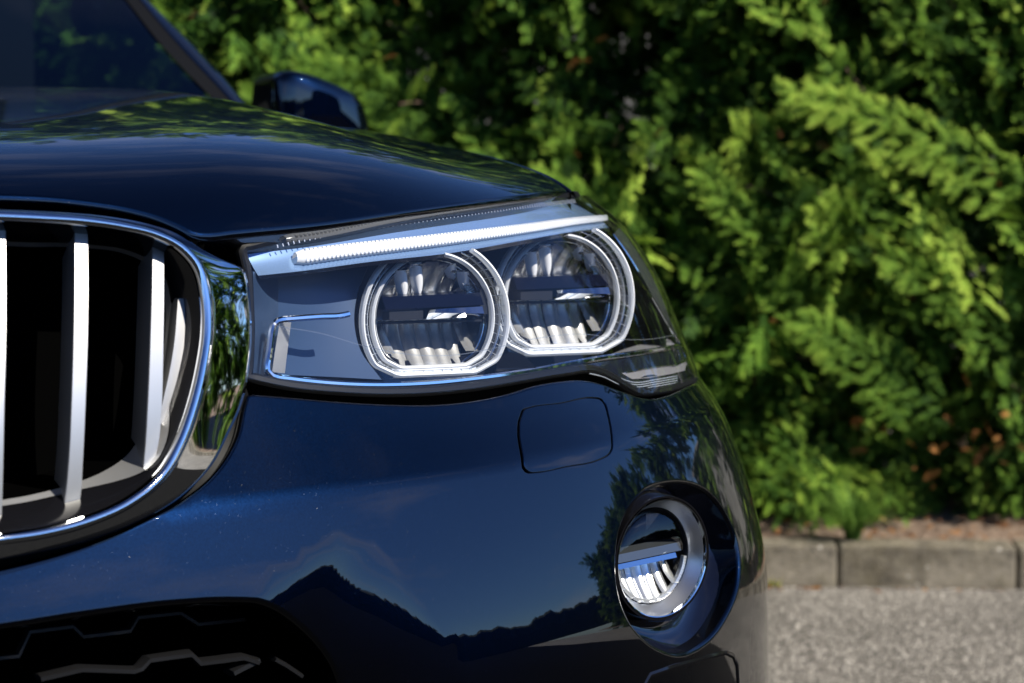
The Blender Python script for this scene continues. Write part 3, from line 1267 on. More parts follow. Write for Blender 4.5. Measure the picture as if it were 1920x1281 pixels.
tag(grille, 'chrome framed kidney grille with silver slats')
# inner wall: gloss black band, then a silver band
mb = MB()
ang_ = np.arctan2(rad[:, 2], rad[:, 0])[:, None]
lf = 1 - 0.85 * np.exp(-((ang_ + 0.62) / 0.38) ** 2)
i0 = rid - rad * 0.0035 + ey * 0.004
i1 = i0 - (rad * 0.0065 - ey * 0.010) * lf
i2 = i1 - (rad * 0.006 - ey * 0.016) * lf
mb.grid(np.stack([i0, i1, i2], 0), cv=True)
mb.build('frame_lining', BLACKCHROME, grille)
mb = MB()
i3 = i2 - rad * 0.0005 + ey * 0.001
i4 = i3 - rad * (0.003 + 0.008 * (1 - lf)) + ey * (0.005 + 0.03 * (1 - lf))
mb.grid(np.stack([i3, i4], 0), cv=True)
mb.build('inner_frame', SILVER, grille)
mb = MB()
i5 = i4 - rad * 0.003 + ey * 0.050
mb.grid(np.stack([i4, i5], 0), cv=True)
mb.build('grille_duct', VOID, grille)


def slat(fl, fr, off, back=0.042, taper=0.35):
    """vertical bar: traced left and right front edges, sides tapering back"""
    kk = KS(off)
    kk.f = (lambda g: (lambda X, z: g(X, z) + np.stack(np.broadcast_arrays(0 * X, 0.014 * ((z - 0.85) / 0.1) ** 2 - 0.004, 0 * z), -1)))(kk.f)
    A = resample(kk.at(spline(fl, 6)), 40)
    B = resample(kk.at(spline(fr, 6)), 40)
    m_ = 0.5 * (A + B)
    bev = 0.0007
    cA, cB = A + (m_ - A) * 0.10, B + (m_ - B) * 0.10
    mb = MB()
    s_ = np.linspace(0, 1, 40)
    dep = back * np.minimum(1.0, np.minimum(s_ / 0.10, (1 - s_) / 0.06) * 0.7 + 0.30)[:, None]
    bA = A + (m_ - A) * taper + ey * dep
    bB = B + (m_ - B) * taper + ey * dep
    ring = np.stack([cA - ey * 0.0006, cB - ey * 0.0006, B + ey * bev, bB, bA, A + ey * bev], 1)
    mb.grid(ring, cv=True)
    mb.Fc.append(tuple(range(6)))
    mb.Fc.append(tuple(reversed(range(39 * 6, 40 * 6))))
    o = mb.build('slat', SILVER, grille, True, 25)
    return fix_normals(o)


slat([(139, 437), (139, 520), (137, 640), (133, 760), (129, 850), (122, 930), (118, 962), (130, 994)], [(165, 438), (166, 520), (165, 640), (161, 760), (156, 868), (152, 930), (150, 945), (163, 980)], 0.010)
slat([(285, 463), (284, 540), (281, 640), (276, 760), (272, 830), (267, 886)], [(308, 473), (308, 540), (307, 640), (304, 760), (298, 830), (291, 862)], 0.012)
slat([(-22, 424), (-20, 520), (-20, 640), (-22, 760), (-24, 900), (-26, 1004)], [(11, 426), (12, 520), (12, 640), (9, 760), (6, 900), (3, 1000)], 0.009)
slat([(333, 560), (331, 583), (326, 640), (316, 700), (306, 745), (296, 790)], [(345, 560), (347, 583), (346, 640), (338, 700), (325, 745), (308, 800)], 0.024, 0.03)
slat([(-180, 420), (-180, 640), (-184, 850), (-188, 1010)], [(-150, 420), (-150, 640), (-154, 850), (-160, 1010)], 0.010)
# ledge at the back foot of the grille and dark core behind
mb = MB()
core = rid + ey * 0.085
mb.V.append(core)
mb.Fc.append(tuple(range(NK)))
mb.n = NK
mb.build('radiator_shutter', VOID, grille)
# rubber gasket between the foot of the frame and the bumper
mb = MB()
gk = k2.at(spline([(467, 700), (458, 735), (447, 775), (431, 808), (399, 870), (346, 926), (264, 976), (163, 1014), (81, 1034), (0, 1049), (-60, 1058), (-300, 1080)], 8))
gb = BS.at(spline([(474, 742), (468, 752), (460, 790), (440, 840), (403, 897), (344, 945), (263, 990), (163, 1030), (81, 1054), (0, 1075), (-60, 1084), (-300, 1100)], 8))
n_ = min(len(gk), len(gb))
gk, gb = resample(gk, 90), resample(gb, 90)
mb.grid(np.stack([gk + ey * 0.006, 0.6 * gk + 0.4 * gb + ey * 0.016, gb + ey * 0.010], 0))
mb.build('grille_gasket', RUBBER, car)
# inner black shell behind every gap
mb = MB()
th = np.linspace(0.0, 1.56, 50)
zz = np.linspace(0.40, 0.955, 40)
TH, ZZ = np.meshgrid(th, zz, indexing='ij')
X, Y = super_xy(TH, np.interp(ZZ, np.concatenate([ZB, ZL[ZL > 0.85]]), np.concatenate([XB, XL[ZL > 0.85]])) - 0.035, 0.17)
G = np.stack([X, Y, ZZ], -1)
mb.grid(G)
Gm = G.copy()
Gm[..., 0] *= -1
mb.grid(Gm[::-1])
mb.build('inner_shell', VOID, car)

#@@FOG
# ------------------------------------------------------------------ fog lamp
eggP = BS.P(egg)
yl = float(BS.at([(1160, 1026)])[0][1])
ca, sa = math.cos(math.radians(11)), math.sin(math.radians(11))
fx, fn = np.array([ca, sa, 0]), np.array([-sa, ca, 0])          # right, back
fc = on_plane(np.array([(1243, 1047)]), (float(BS.at([(1153, 1040)])[0][0]), yl + 0.012, 0.65), fn)[0]
fR = 119 * ((fc - CAM) @ fw) / F
NF = 96


def fring(r, d, n=NF):
    a = np.linspace(0, 2 * math.pi, n, endpoint=False)
    return fc + r * fR * (np.cos(a)[:, None] * fx + np.sin(a)[:, None] * ez) + d * fn


# recess bowl: from the egg-shaped cut in the bumper in to the lamp
rel = eggP - fc
ang = np.arctan2(rel @ ez, rel @ fx)
o_ = np.argsort(ang)
ang, ep = ang[o_], eggP[o_]
aa = np.linspace(0, 2 * math.pi, NF, endpoint=False)
aw = (aa + math.pi) % (2 * math.pi) - math.pi
E = np.stack([np.interp(aw, ang, ep[:, k], period=2 * math.pi) for k in range(3)], -1)
Ci = fring(1.06, 0.016)
rows = []
nb = BS.N(egg)[o_]
EN = np.stack([np.interp(aw, ang, nb[:, k], period=2 * math.pi) for k in range(3)], -1)
for s_ in (0.0, 0.04, 0.10, 0.2, 0.32, 0.45, 0.6, 0.75, 0.88, 1.0):
    P = E * (1 - s_) + Ci * s_
    gap = np.linalg.norm(E - Ci, axis=1, keepdims=True)
    P = P - EN * 0.004 + fn * (0.42 * gap * np.sin(math.pi * min(1, s_ * 0.9) ** 0.8))
    rows.append(P)
rows.append(fring(1.02, 0.045))
mb = MB()
mb.grid(np.stack(rows, 0), cv=True)
fix_normals(mb.build('fog_lamp_recess', M('gloss_black_surround', (0.003, 0.004, 0.009), 0.10, 0.0, 0.8), car))
mb = MB()
mb.grid(np.stack([fring(1.03, 0.03), fring(1.0, 0.004), fring(0.985, 0.0), fring(0.955, 0.0), fring(0.945, 0.003)], 0), cv=True)
fog = mb.build('fog_lamp', BLACKCHROME, car)
tag(fog, 'round fog lamp with chrome bezel')
mb = MB()
mb.grid(np.stack([fring(0.945, 0.002), fring(0.935, -0.0005), fring(0.92, 0.0), fring(0.915, 0.003)], 0), cv=True)
mb.build('bezel_lip', CHROME, fog)
mb = MB()
mb.grid(np.stack([fring(0.918, 0.003), fring(0.86, 0.008), fring(0.80, 0.012), fring(0.775, 0.014)], 0), cv=True)
mb.build('bezel', M('bezel_satin', (0.50, 0.51, 0.53), 0.28, 0.95), fog)
mb = MB()
G = [fring(0.765 * math.cos(a), 0.014 - 0.010 * math.sin(a)) for a in np.linspace(0, math.pi / 2 * 0.999, 9)]
mb.grid(np.stack(G, 0), cv=True)
mb.build('fog_lens', thin_glass('fog_lens_glass', (0.96, 0.98, 1), 0.0, 0.06, 1.0), fog)


def fw_(a, b, d):
    return fc + a * fR * fx + b * fR * ez + d * fn


mb = MB()
mb.grid(np.stack([fring(0.78, 0.014), fring(0.76, 0.030), fring(0.70, 0.050), fring(0.35, 0.068), fring(0.01, 0.072)], 0), cv=True)
mb.build('fog_housing', LAMPBLACK, fog)
mb = MB()
for k in range(46):
    a = math.radians(-168 + 160 * k / 45)
    p = fc + 0.725 * fR * (math.cos(a) * fx + math.sin(a) * ez) + 0.0165 * fn
    t_ = -math.sin(a) * fx + math.cos(a) * ez
    r_ = math.cos(a) * fx + math.sin(a) * ez
    mb.box(p, (0.0016, 0.0020, 0.0011), np.array([r_, fn, t_]))
mb.build('bead_ring', M('bead_silver', (0.85, 0.85, 0.85), 0.2, 0.7), fog)
mb = MB()
G = []
for a in np.linspace(-0.70, 0.66, 10):
    l_ = 0.05 * (a + 0.6)
    G.append([fw_(a, 0.10 + l_, 0.034), fw_(a, 0.08 + l_, 0.018), fw_(a, -0.05 + l_, 0.016), fw_(a, -0.07 + l_, 0.034)])
mb.grid(np.array(G), cv=True)
mb.build('fog_bar', M('fog_bar_grey', (0.12, 0.13, 0.14), 0.08, 0.7), fog)
mb = MB()
G = []
for a in np.linspace(-0.70, 0.55, 10):
    l_ = 0.05 * (a + 0.6)
    G.append([fw_(a, -0.065 + l_, 0.034), fw_(a, -0.07 + l_, 0.017), fw_(a, -0.145 + l_, 0.015), fw_(a, -0.16 + l_, 0.034)])
mb.grid(np.array(G), cv=True)
mb.build('fog_blade', CHROME, fog)
rr = np.random.default_rng(4)
for k in range(7):
    a0 = -0.66 + k * 1.3 / 7
    a1 = a0 + 1.3 / 7
    am = 0.5 * (a0 + a1)
    lim = math.sqrt(max(0.02, 0.74**2 - am**2))
    A_, S_ = np.meshgrid(np.linspace(a0, a1, 6), np.linspace(0, 1, 12))
    b_ = -0.14 + (-(lim) + 0.14) * S_
    dd = 0.034 - 0.018 * S_**1.6 + rr.uniform(-0.25, 0.25) * (A_ - am) * fR + 0.010 * (((A_ - am) / (a1 - a0)) ** 2 - 0.25)
    mb = MB()
    mb.grid(fc + (A_ * fR)[..., None] * fx + (b_ * fR)[..., None] * ez + dd[..., None] * fn)
    mb.build('mirror_facet', REFL, fog, True, 60)
for k, (a0, w_) in enumerate(((-0.10, 0.05), (0.30, 0.16))):
    mb = MB()
    G = [[fw_(a0 - w_ * (1 - s), 0.62 - 0.35 * s, 0.03 + 0.01 * s), fw_(a0 + w_ * (1 - s), 0.60 - 0.35 * s, 0.032 + 0.01 * s)] for s in np.linspace(0, 1, 8)]
    mb.grid(np.array(G))
    mb.build('reflector_petal', REFL, fog)

#@@INTAKE
# ------------------------------------------------------------------ lower air intake
air = empty('lower_air_intake', (0, 0, 0), car)
mb = MB()


def iy(px, d=0.05):
    P = BS0.at(np.array(px, float))
    return P + np.array([0, d, 0])


for px, d, r_ in (([(-60, 1290), (0, 1284), (78, 1276), (100, 1228), (185, 1216), (206, 1236), (296, 1225), (312, 1198), (395, 1188), (430, 1210), (520, 1200)], 0.075, 0.0022),):
    mb.tube(iy(px, d), r_, 6, flat=2.0)
mb.build('mesh_rib', M('intake_black', (0.002, 0.002, 0.0025), 0.4), air)
mb = MB()
for px, d, r_ in (([(100, 1300), (180, 1281), (280, 1284), (293, 1281), (309, 1263), (390, 1251), (408, 1268), (450, 1263), (490, 1257), (520, 1266)], 0.045, 0.0026), ([(470, 1290), (492, 1278), (520, 1264)], 0.048, 0.003), ([(548, 1258), (570, 1270), (600, 1290)], 0.040, 0.002)):
    mb.tube(iy(px, d), r_, 6, flat=3.0)
mb.build('mesh_rib', M('intake_grey', (0.006, 0.006, 0.0065), 0.34), air)
mb = MB()
lt = BS.at(np.array([(1200, 1300), (1218, 1266), (1262, 1250), (1330, 1231), (1360, 1224), (1374, 1230), (1381, 1248), (1384, 1300)]))
mb.tube(np.array(lt) + np.array([0, 0.0015, 0]), 0.0028, 8)
mb.build('corner_duct_frame', BLACKCHROME, air)

#@@CABIN
# ------------------------------------------------------------------ windscreen, pillar, cabin
WN = nrm(np.array([0.10, -0.50, 0.866]))
WP = np.array([0.76, 1.46, 1.085])


def ws(px, off=0.0):
    return on_plane(np.asarray(px, float), WP + WN * off, WN)


mb = MB()
gl = ws([(-520, 235), (60, 222), (430, 205), (390, 174), (305, 87), (237, 0), (120, -150), (-60, -330), (-620, -330)])
mb.V.append(gl)
mb.Fc.append(tuple(range(len(gl))))
mb.n = len(gl)
mb.build('windscreen', SCREEN, car, False)
mb = MB()
ol = spline([(455, 215), (420, 176), (337, 87), (262, 0), (150, -150), (-40, -360)], 8)
il = spline([(430, 215), (388, 174), (305, 87), (237, 0), (118, -150), (-75, -360)], 8)
mb.grid(np.stack([ws(il, 0.002), ws(ol, 0.004), ws(ol, -0.03)], 0))
mb.build('windscreen_trim', RUBBER, car)
mb = MB()
o2 = spline([(478, 212), (448, 176), (372, 87), (277, 0), (168, -150), (-20, -360)], 8)
a3, b3 = ws(ol, 0.004), ws(o2, -0.004)
d3 = nrm(b3 - a3)
mb.grid(np.stack([a3 - WN * 0.006, a3 + WN * 0.001, a3 * 0.6 + b3 * 0.4 + WN * 0.005, a3 * 0.2 + b3 * 0.8 + WN * 0.003, b3 - WN * 0.006, b3 + d3 * 0.004 - WN * 0.05], 0))
mb.build('windscreen_pillar', PAINT, car)
# cowl and wiper strip under the windscreen
mb = MB()
xs = np.linspace(-0.80, 0.80, 40)
mb.grid(np.stack([[(x, 1.22 - 0.156 * x * x, 1.045) for x in xs], [(x, 1.31 - 0.13 * x * x, 1.055) for x in xs], [(x, 1.50 - 0.12 * x * x, 1.03) for x in xs]], 0))
mb.build('cowl', M('cowl_grey', (0.06, 0.06, 0.062), 0.6), car)
# cabin: dashboard, floor tub, doors with window openings, roof
cabin = empty('cabin', (0, 0, 0), car)
mb = MB()
mb.box((0, 1.62, 0.98), (0.76, 0.28, 0.04))
mb.box((0, 2.2, 0.55), (0.80, 1.2, 0.02))
mb.build('dashboard', CABIN, cabin)
mb = MB()
for sx in (1, -1):
    mb.box((sx * 0.83, 2.3, 0.80), (0.05, 1.05, 0.24))
    mb.box((sx * 0.70, 2.75, 1.3), (0.05, 0.10, 0.32))
mb.box((0, 3.35, 1.0), (0.8, 0.05, 0.5))
mb.build('door_lining', CABIN, cabin)
mb = MB()
mb.box((0, 2.85, 1.60), (0.62, 0.85, 0.02))
mb.build('roof', PAINT, car, False)
for sx in (0.37, -0.37):
    mb = MB()
    for (zz, hw, hy, y_) in ((0.80, 0.25, 0.10, 2.45), (1.0, 0.25, 0.08, 2.5), (1.14, 0.22, 0.07, 2.56), (1.18, 0.14, 0.05, 2.58), (1.24, 0.13, 0.06, 2.60), (1.36, 0.12, 0.06, 2.62), (1.40, 0.08, 0.04, 2.63)):
        a = np.linspace(0, 2 * math.pi, 20, endpoint=False)
        mb.V.append(np.stack([sx + hw * np.sign(np.cos(a)) * np.abs(np.cos(a)) ** 0.5, y_ + hy * np.sin(a), np.full(20, zz)], -1))
        mb.n += 20
    n = 7
    mb.Fc = [(i * 20 + j, i * 20 + (j + 1) % 20, (i + 1) * 20 + (j + 1) % 20, (i + 1) * 20 + j) for i in range(n - 1) for j in range(20)] + [tuple(range(6 * 20, 7 * 20))]
    mb.build('seat', CABIN, cabin)
# sensor pod behind the glass
mb = MB()
pc = ws([(166, 6)], -0.03)[0]
a = np.linspace(0, 2 * math.pi, 20, endpoint=False)
mb.grid(np.stack([pc + s_ * (0.022 * np.cos(a)[:, None] * np.array([1, 0, 0]) + 0.045 * np.sin(a)[:, None] * nrm(np.array([0, 0.866, 0.5]))) + d_ * WN for s_, d_ in ((0.8, 0.02), (1, 0.01), (1, -0.03), (0.5, -0.05))], 0), cv=True)
mb.build('sensor_pod', CABIN, cabin)

# ------------------------------------------------------------------ door mirror
YM = 1.62
MIR = [(503, 290), (502, 230), (502, 170), (507, 147), (517, 136), (535, 133), (556, 136), (600, 150), (640, 167), (664, 181), (677, 198), (688, 228), (694, 262), (694, 290)]
mo = on_y(np.array(spline(MIR, 6)), YM)
mc = mo.mean(0)
mb = MB()
rows = []
for s_, d_ in ((1.0, 0.085), (1.0, 0.0), (0.992, -0.010), (0.965, -0.020), (0.92, -0.028), (0.80, -0.036), (0.6, -0.041), (0.3, -0.044)):
    P = mc + (mo - mc) * [s_, 1, s_]
    P = P + ey * d_ + ey * 0.0
    P[:, 1] += 0.12 * (P[:, 0] - mc[0])          # swept back outboard
    rows.append(P)
mb.grid(np.stack(rows, 0), cv=True)
n_ = len(mo)
mb.Fc.append(tuple(range(7 * n_, 8 * n_)))
mb.Fc.append(tuple(reversed(range(n_))))
dm = fix_normals(mb.build('door_mirror', PAINT, car))
mb = MB()
mb.box((0.93, 1.66, 1.02), (0.07, 0.035, 0.03))
mb.build('mirror_foot', BLACK, car)

#@@ENV
# ------------------------------------------------------------------ ground, kerb, hedge
def gnd(px, z=0.0):
    d = ray(np.asarray(px, float))
    return CAM + d * ((z - CAM[2]) / d[..., 2:3])


KA, KB = gnd(np.array([(1446, 1100), (1920, 1106)]))       # foot of the kerb
kd = nrm(KB - KA)                                           # along the kerb, to the right
kn = np.array([-kd[1], kd[0], 0.0])                          # away from the camera
if kn @ ed < 0:
    kn = -kn


def K(a, b, z):
    """a along the kerb from the right of the car, b behind its face, z up"""
    a, b, z = np.broadcast_arrays(np.asarray(a, float), np.asarray(b, float), np.asarray(z, float))
    return KA + a[..., None] * kd + b[..., None] * kn + z[..., None] * ez


KH = 0.105
asph = M('asphalt', (0.06, 0.06, 0.06), 0.75)
t, b = nodes(asph)
tc = t.nodes.new('ShaderNodeTexCoord')
v1 = N_(t, 'ShaderNodeTexVoronoi', Scale=165.0)
t.links.new(tc.outputs['Object'], v1.inputs['Vector'])
sp = t.nodes.new('ShaderNodeSeparateColor')
t.links.new(v1.outputs['Color'], sp.inputs[0])
st = ramp(t, sp.outputs[0], [(0.0, (0.12, 0.112, 0.103)), (0.45, (0.22, 0.206, 0.188)), (0.80, (0.36, 0.336, 0.305)), (0.90, (0.95, 0.91, 0.85))])
core_ = ramp(t, v1.outputs['Distance'], [(0.30, (1, 1, 1)), (0.62, (0, 0, 0))])
base = mixc(t, core_, (0.07, 0.066, 0.062), st)
big = noise(t, 1.3, 5, 0.6)
stain = ramp(t, big.outputs['Fac'], [(0.35, (0.75, 0.73, 0.70)), (0.65, (1.15, 1.12, 1.08))])
mul = t.nodes.new('ShaderNodeMix')
mul.data_type = 'RGBA'
mul.blend_type = 'MULTIPLY'
mul.inputs[0].default_value = 1
t.links.new(base, mul.inputs[6])
t.links.new(stain, mul.inputs[7])
t.links.new(mul.outputs[2], b.inputs['Base Color'])
inv = math_(t, 'SUBTRACT', 1.0, v1.outputs['Distance'])
bump(t, b, inv, 0.9, 0.006)
b.inputs['Roughness'].default_value = 0.55
mb = MB()
xs = np.linspace(-150, 150, 2)
mb.grid(np.stack([K(xs, -120, 0.0), K(xs, 0.05, 0.0)], 0))
road = mb.build('road', asph, None, False)
tag(road, kind='structure')

dark_gnd = M('dark_reflection_ground', (0.022, 0.022, 0.023), 0.95, spec=0.0)  # unseen dark sheet, added to blacken the ground mirrored in paint and chrome
t, b = nodes(dark_gnd)
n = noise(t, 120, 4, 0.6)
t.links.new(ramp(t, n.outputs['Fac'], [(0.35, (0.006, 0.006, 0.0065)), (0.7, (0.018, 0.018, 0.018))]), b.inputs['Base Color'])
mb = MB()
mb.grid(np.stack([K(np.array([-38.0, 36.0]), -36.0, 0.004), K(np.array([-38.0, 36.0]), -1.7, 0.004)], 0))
tag(mb.build('added_dark_ground', dark_gnd, None, False), kind='structure')

soilm = M('dry_soil', (0.16, 0.11, 0.075), 0.95)
t, b = nodes(soilm)
n = noise(t, 40, 6, 0.7)
t.links.new(ramp(t, n.outputs['Fac'], [(0.3, (0.07, 0.045, 0.03)), (0.5, (0.17, 0.115, 0.08)), (0.75, (0.34, 0.26, 0.19))]), b.inputs['Base Color'])
bump(t, b, n.outputs['Fac'], 0.8, 0.02)
mb = MB()
A_, B_ = np.meshgrid(np.linspace(-6, 14, 240), np.concatenate([np.linspace(0.10, 0.6, 14), [1.0, 2, 60]]), indexing='ij')
hgt = KH - 0.012 + 0.012 * np.sin(A_ * 9 + B_ * 7) * np.sin(A_ * 4.3) + rng.normal(0, 0.004, A_.shape)
hgt = np.where(B_ < 0.13, KH - 0.02, hgt)
mb.grid(K(A_, B_, hgt))
tag(mb.build('ground', soilm), kind='structure')

# kerb stones, one by one
kerbm = M('kerb_concrete', (0.30, 0.27, 0.23), 0.9)
t, b = nodes(kerbm)
n1 = noise(t, 14, 6, 0.65)
n2 = noise(t, 160, 4, 0.6)
c1 = ramp(t, n1.outputs['Fac'], [(0.3, (0.12, 0.105, 0.085)), (0.5, (0.27, 0.242, 0.195)), (0.72, (0.42, 0.38, 0.31))])
c2 = ramp(t, n2.outputs['Fac'], [(0.35, (0.75, 0.75, 0.75)), (0.6, (1.1, 1.1, 1.08))])
mu = t.nodes.new('ShaderNodeMix')
mu.data_type = 'RGBA'
mu.blend_type = 'MULTIPLY'
mu.inputs[0].default_value = 1
t.links.new(c1, mu.inputs[6])
t.links.new(c2, mu.inputs[7])
li = specks(t, 16, 0.80, 0.17)
c3 = mixc(t, li, mu.outputs[2], (0.72, 0.70, 0.64))
li2 = specks(t, 45, 0.86, 0.20)
c4 = mixc(t, li2, c3, (0.62, 0.60, 0.54))
oi = t.nodes.new('ShaderNodeObjectInfo')
var_ = ramp(t, oi.outputs['Random'], [(0.0, (0.66, 0.64, 0.60)), (1.0, (0.98, 0.96, 0.92))])
grime = ramp(t, noise(t, 5, 7, 0.75).outputs['Fac'], [(0.38, (0.50, 0.48, 0.40)), (0.62, (1.0, 1.0, 1.0))])
for q_ in (var_, grime):
    mu2 = t.nodes.new('ShaderNodeMix')
    mu2.data_type = 'RGBA'
    mu2.blend_type = 'MULTIPLY'
    mu2.inputs[0].default_value = 1
    t.links.new(c4, mu2.inputs[6])
    t.links.new(q_, mu2.inputs[7])
    c4 = mu2.outputs[2]
t.links.new(c4, b.inputs['Base Color'])
bump(t, b, n2.outputs['Fac'], 0.8, 0.006)
kerb = empty('kerb', tuple(KA))
tag(kerb, 'weathered grey kerb stones along the foot of the hedge', 'kerb', kind='structure')
SL = 0.44
j0 = float((gnd(np.array([(1571, 1101)]))[0] - KA) @ kd)
NST = 26
stone_me = None
for i in range(-8, NST - 8):
    if stone_me is None:
        bm = bmesh.new()
        bmesh.ops.create_cube(bm, size=1.0)
        bmesh.ops.scale(bm, vec=(SL - 0.007, 0.115, KH + 0.10), verts=bm.verts)
        bmesh.ops.bevel(bm, geom=[e for e in bm.edges], offset=0.009, segments=2, affect='EDGES', profile=0.6)
        stone_me = bpy.data.meshes.new('kerb_stone')
        bm.to_mesh(stone_me)
        bm.free()
        stone_me.polygons.foreach_set('use_smooth', [False] * len(stone_me.polygons))
        stone_me.materials.append(kerbm)
    o = bpy.data.objects.new('kerb_stone', stone_me)
    COL.objects.link(o)
    o.parent = kerb
    p = K(j0 + (i + 0.5) * SL, 0.0575 + rng.normal(0, 0.0015), (KH - 0.10) / 2 + rng.normal(0, 0.0015)) - KA
    o.location = p
    o.rotation_euler = (rng.normal(0, 0.006), rng.normal(0, 0.004), math.atan2(kd[1], kd[0]) + rng.normal(0, 0.004))

# ---- leaf materials
def leaf_mat(name, stops, tl=0.35):
    m = bpy.data.materials.new(name)
    m.use_nodes = True
    t = m.node_tree
    b = t.nodes['Principled BSDF']
    at = t.nodes.new('ShaderNodeAttribute')
    at.attribute_name = 'tint'
    c = ramp(t, at.outputs['Fac'], stops)
    t.links.new(c, b.inputs['Base Color'])
    b.inputs['Roughness'].default_value = 0.7
    b.inputs['Specular IOR Level'].default_value = 0.15
    tr = t.nodes.new('ShaderNodeBsdfTranslucent')
    t.links.new(c, tr.inputs[0])
    mx = t.nodes.new('ShaderNodeMixShader')
    mx.inputs[0].default_value = tl
    t.links.new(b.outputs[0], mx.inputs[1])
    t.links.new(tr.outputs[0], mx.inputs[2])
    t.links.new(mx.outputs[0], t.nodes['Material Output'].inputs[0])
    return m


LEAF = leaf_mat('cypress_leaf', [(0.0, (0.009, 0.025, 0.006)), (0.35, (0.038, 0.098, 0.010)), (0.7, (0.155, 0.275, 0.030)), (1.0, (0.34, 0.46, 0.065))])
DEAD = leaf_mat('dead_leaf', [(0.0, (0.10, 0.04, 0.015)), (0.5, (0.24, 0.10, 0.03)), (1.0, (0.42, 0.22, 0.06))], 0.2)
BARK = M('bark', (0.16, 0.10, 0.07), 0.9)


def spray_template(n_side, sub, seed):
    """flat feathery frond in its own plane: x along, y across; quads (n,4,3)"""
    r = np.random.default_rng(seed)
    Q = []

    def leafq(p, d, l, w, zz):
        d = np.array([d[0], d[1], 0]) / math.hypot(*d)
        s_ = np.array([-d[1], d[0], 0])
        Q.append([p + s_ * w + [0, 0, zz], p - s_ * w - [0, 0, zz], p + d * l])
    for k in range(n_side):
        x = (k + 0.6) / n_side
        ln = 0.34 * (1 - x) ** 0.7 + 0.10
        for sd in (1, -1):
            a = sd * r.uniform(0.45, 0.75)
            p = np.array([x * 0.95 + r.uniform(-0.02, 0.02), 0, r.uniform(-0.02, 0.02)])
            d = (math.cos(a), math.sin(a))
            if sub:
                for j in range(sub):
                    y = (j + 0.2) / sub
                    pp = p + np.array([*d, 0]) * ln * y + [0, 0, -0.25 * ln * y * y]
                    for s2 in (1, -1):
                        a2 = a + s2 * 0.55
                        leafq(pp, (math.cos(a2), math.sin(a2)), ln * 0.85 * (1 - 0.5 * y) + 0.04, 0.022, r.uniform(-0.02, 0.02))
                leafq(p, d, ln * 1.3, 0.024, 0.01)
            else:
                leafq(p, d, ln * 1.15, 0.050, r.uniform(-0.03, 0.03))
                a2 = a + 0.5
                leafq(p + np.array([*d, 0]) * ln * 0.4, (math.cos(a2), math.sin(a2)), ln * 0.7, 0.045, 0.0)
    leafq(np.array([0.85, 0, 0]), (1, 0), 0.25, 0.03, 0.0)
    Q = np.array(Q)
    Q[..., 2] -= 0.22 * Q[..., 0] ** 2                # droop of the tip
    return Q


FINE = [spray_template(6, 1, s_) for s_ in range(4)]
COARSE = [spray_template(5, 0, s_) for s_ in range(10, 13)]


def sprays(name, T, pos, dirs, ups, size, tint, mat, parent):
    """place copies of the frond templates T; all of one foliage mass"""
    V, tv = [], []
    which = rng.integers(0, len(T), len(pos))
    X = nrm(dirs)
    Y = nrm(np.cross(ups, X))
    Z = np.cross(X, Y)
    for k, q in enumerate(T):
        m_ = which == k
        if not m_.any():
            continue
        B = np.stack([X[m_], Y[m_], Z[m_]], 1)                 # n,3,3
        P = np.einsum('qvk,nkc->nqvc', q, B) * size[m_][:, None, None, None] + pos[m_][:, None, None, :]
        V.append(P.reshape(-1, 3))
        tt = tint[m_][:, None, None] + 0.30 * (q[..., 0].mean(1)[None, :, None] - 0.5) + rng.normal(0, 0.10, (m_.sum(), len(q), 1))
        tv.append(np.repeat(np.clip(tt, 0, 1), 3, axis=2).reshape(-1))
    V = np.concatenate(V)
    tv = np.concatenate(tv)
    nq = len(V) // 3
    me = bpy.data.meshes.new(name)
    me.vertices.add(len(V))
    me.vertices.foreach_set('co', V.astype(np.float32).ravel())
    me.loops.add(nq * 3)
    me.loops.foreach_set('vertex_index', np.arange(nq * 3, dtype=np.int32))
    me.polygons.add(nq)
    me.polygons.foreach_set('loop_start', np.arange(0, nq * 3, 3, dtype=np.int32))
    me.polygons.foreach_set('loop_total', np.full(nq, 3, dtype=np.int32))
    me.update()
    a_ = me.attributes.new('tint', 'FLOAT', 'POINT')
    a_.data.foreach_set('value', tv.astype(np.float32))
    o = link(name, me, mat, parent)
    o['kind'] = 'stuff'
    return o


hedge = empty('hedge', tuple(K(1.5, 0.7, KH)))
tag(hedge, 'dense green cypress hedge in bright sun behind the kerb', 'hedge')
HO = K(1.5, 0.7, KH)
_link = link


def hedge_child(o):
    o.matrix_parent_inverse = Matrix.Translation(-Vector(HO))
    return o


def branch_field(a0, a1, z0, z1, n, seed, spread=1.0):
    """boughs in bunches: each bunch leans its own way"""
    r = np.random.default_rng(seed)
    nb = max(8, n // 7)
    ca_, cz_ = r.uniform(a0, a1, nb), r.uniform(z0, z1, nb)
    cl, cu, cd = r.normal(-0.55, 0.40, nb), r.normal(0.40, 0.28, nb), r.uniform(0.0, 0.30, nb)
    k = r.integers(0, nb, n)
    a = ca_[k] + r.normal(0, 0.07 * spread, n)
    z = np.maximum(cz_[k] + r.normal(0, 0.06 * spread, n), z0 * 0.6)
    root = K(a, 0.62 + cd[k] + r.uniform(-0.08, 0.10, n), z)
    L_ = r.uniform(0.24, 0.60, n)
    lat = cl[k] + r.normal(0, 0.16, n)
    upw = cu[k] + r.normal(0, 0.14, n)
    upw = np.where(z < 0.3, upw * 0.4, upw)
    d = nrm(lat[:, None] * kd + upw[:, None] * ez - r.uniform(0.5, 1.0, n)[:, None] * kn)
    return root, d, L_, r


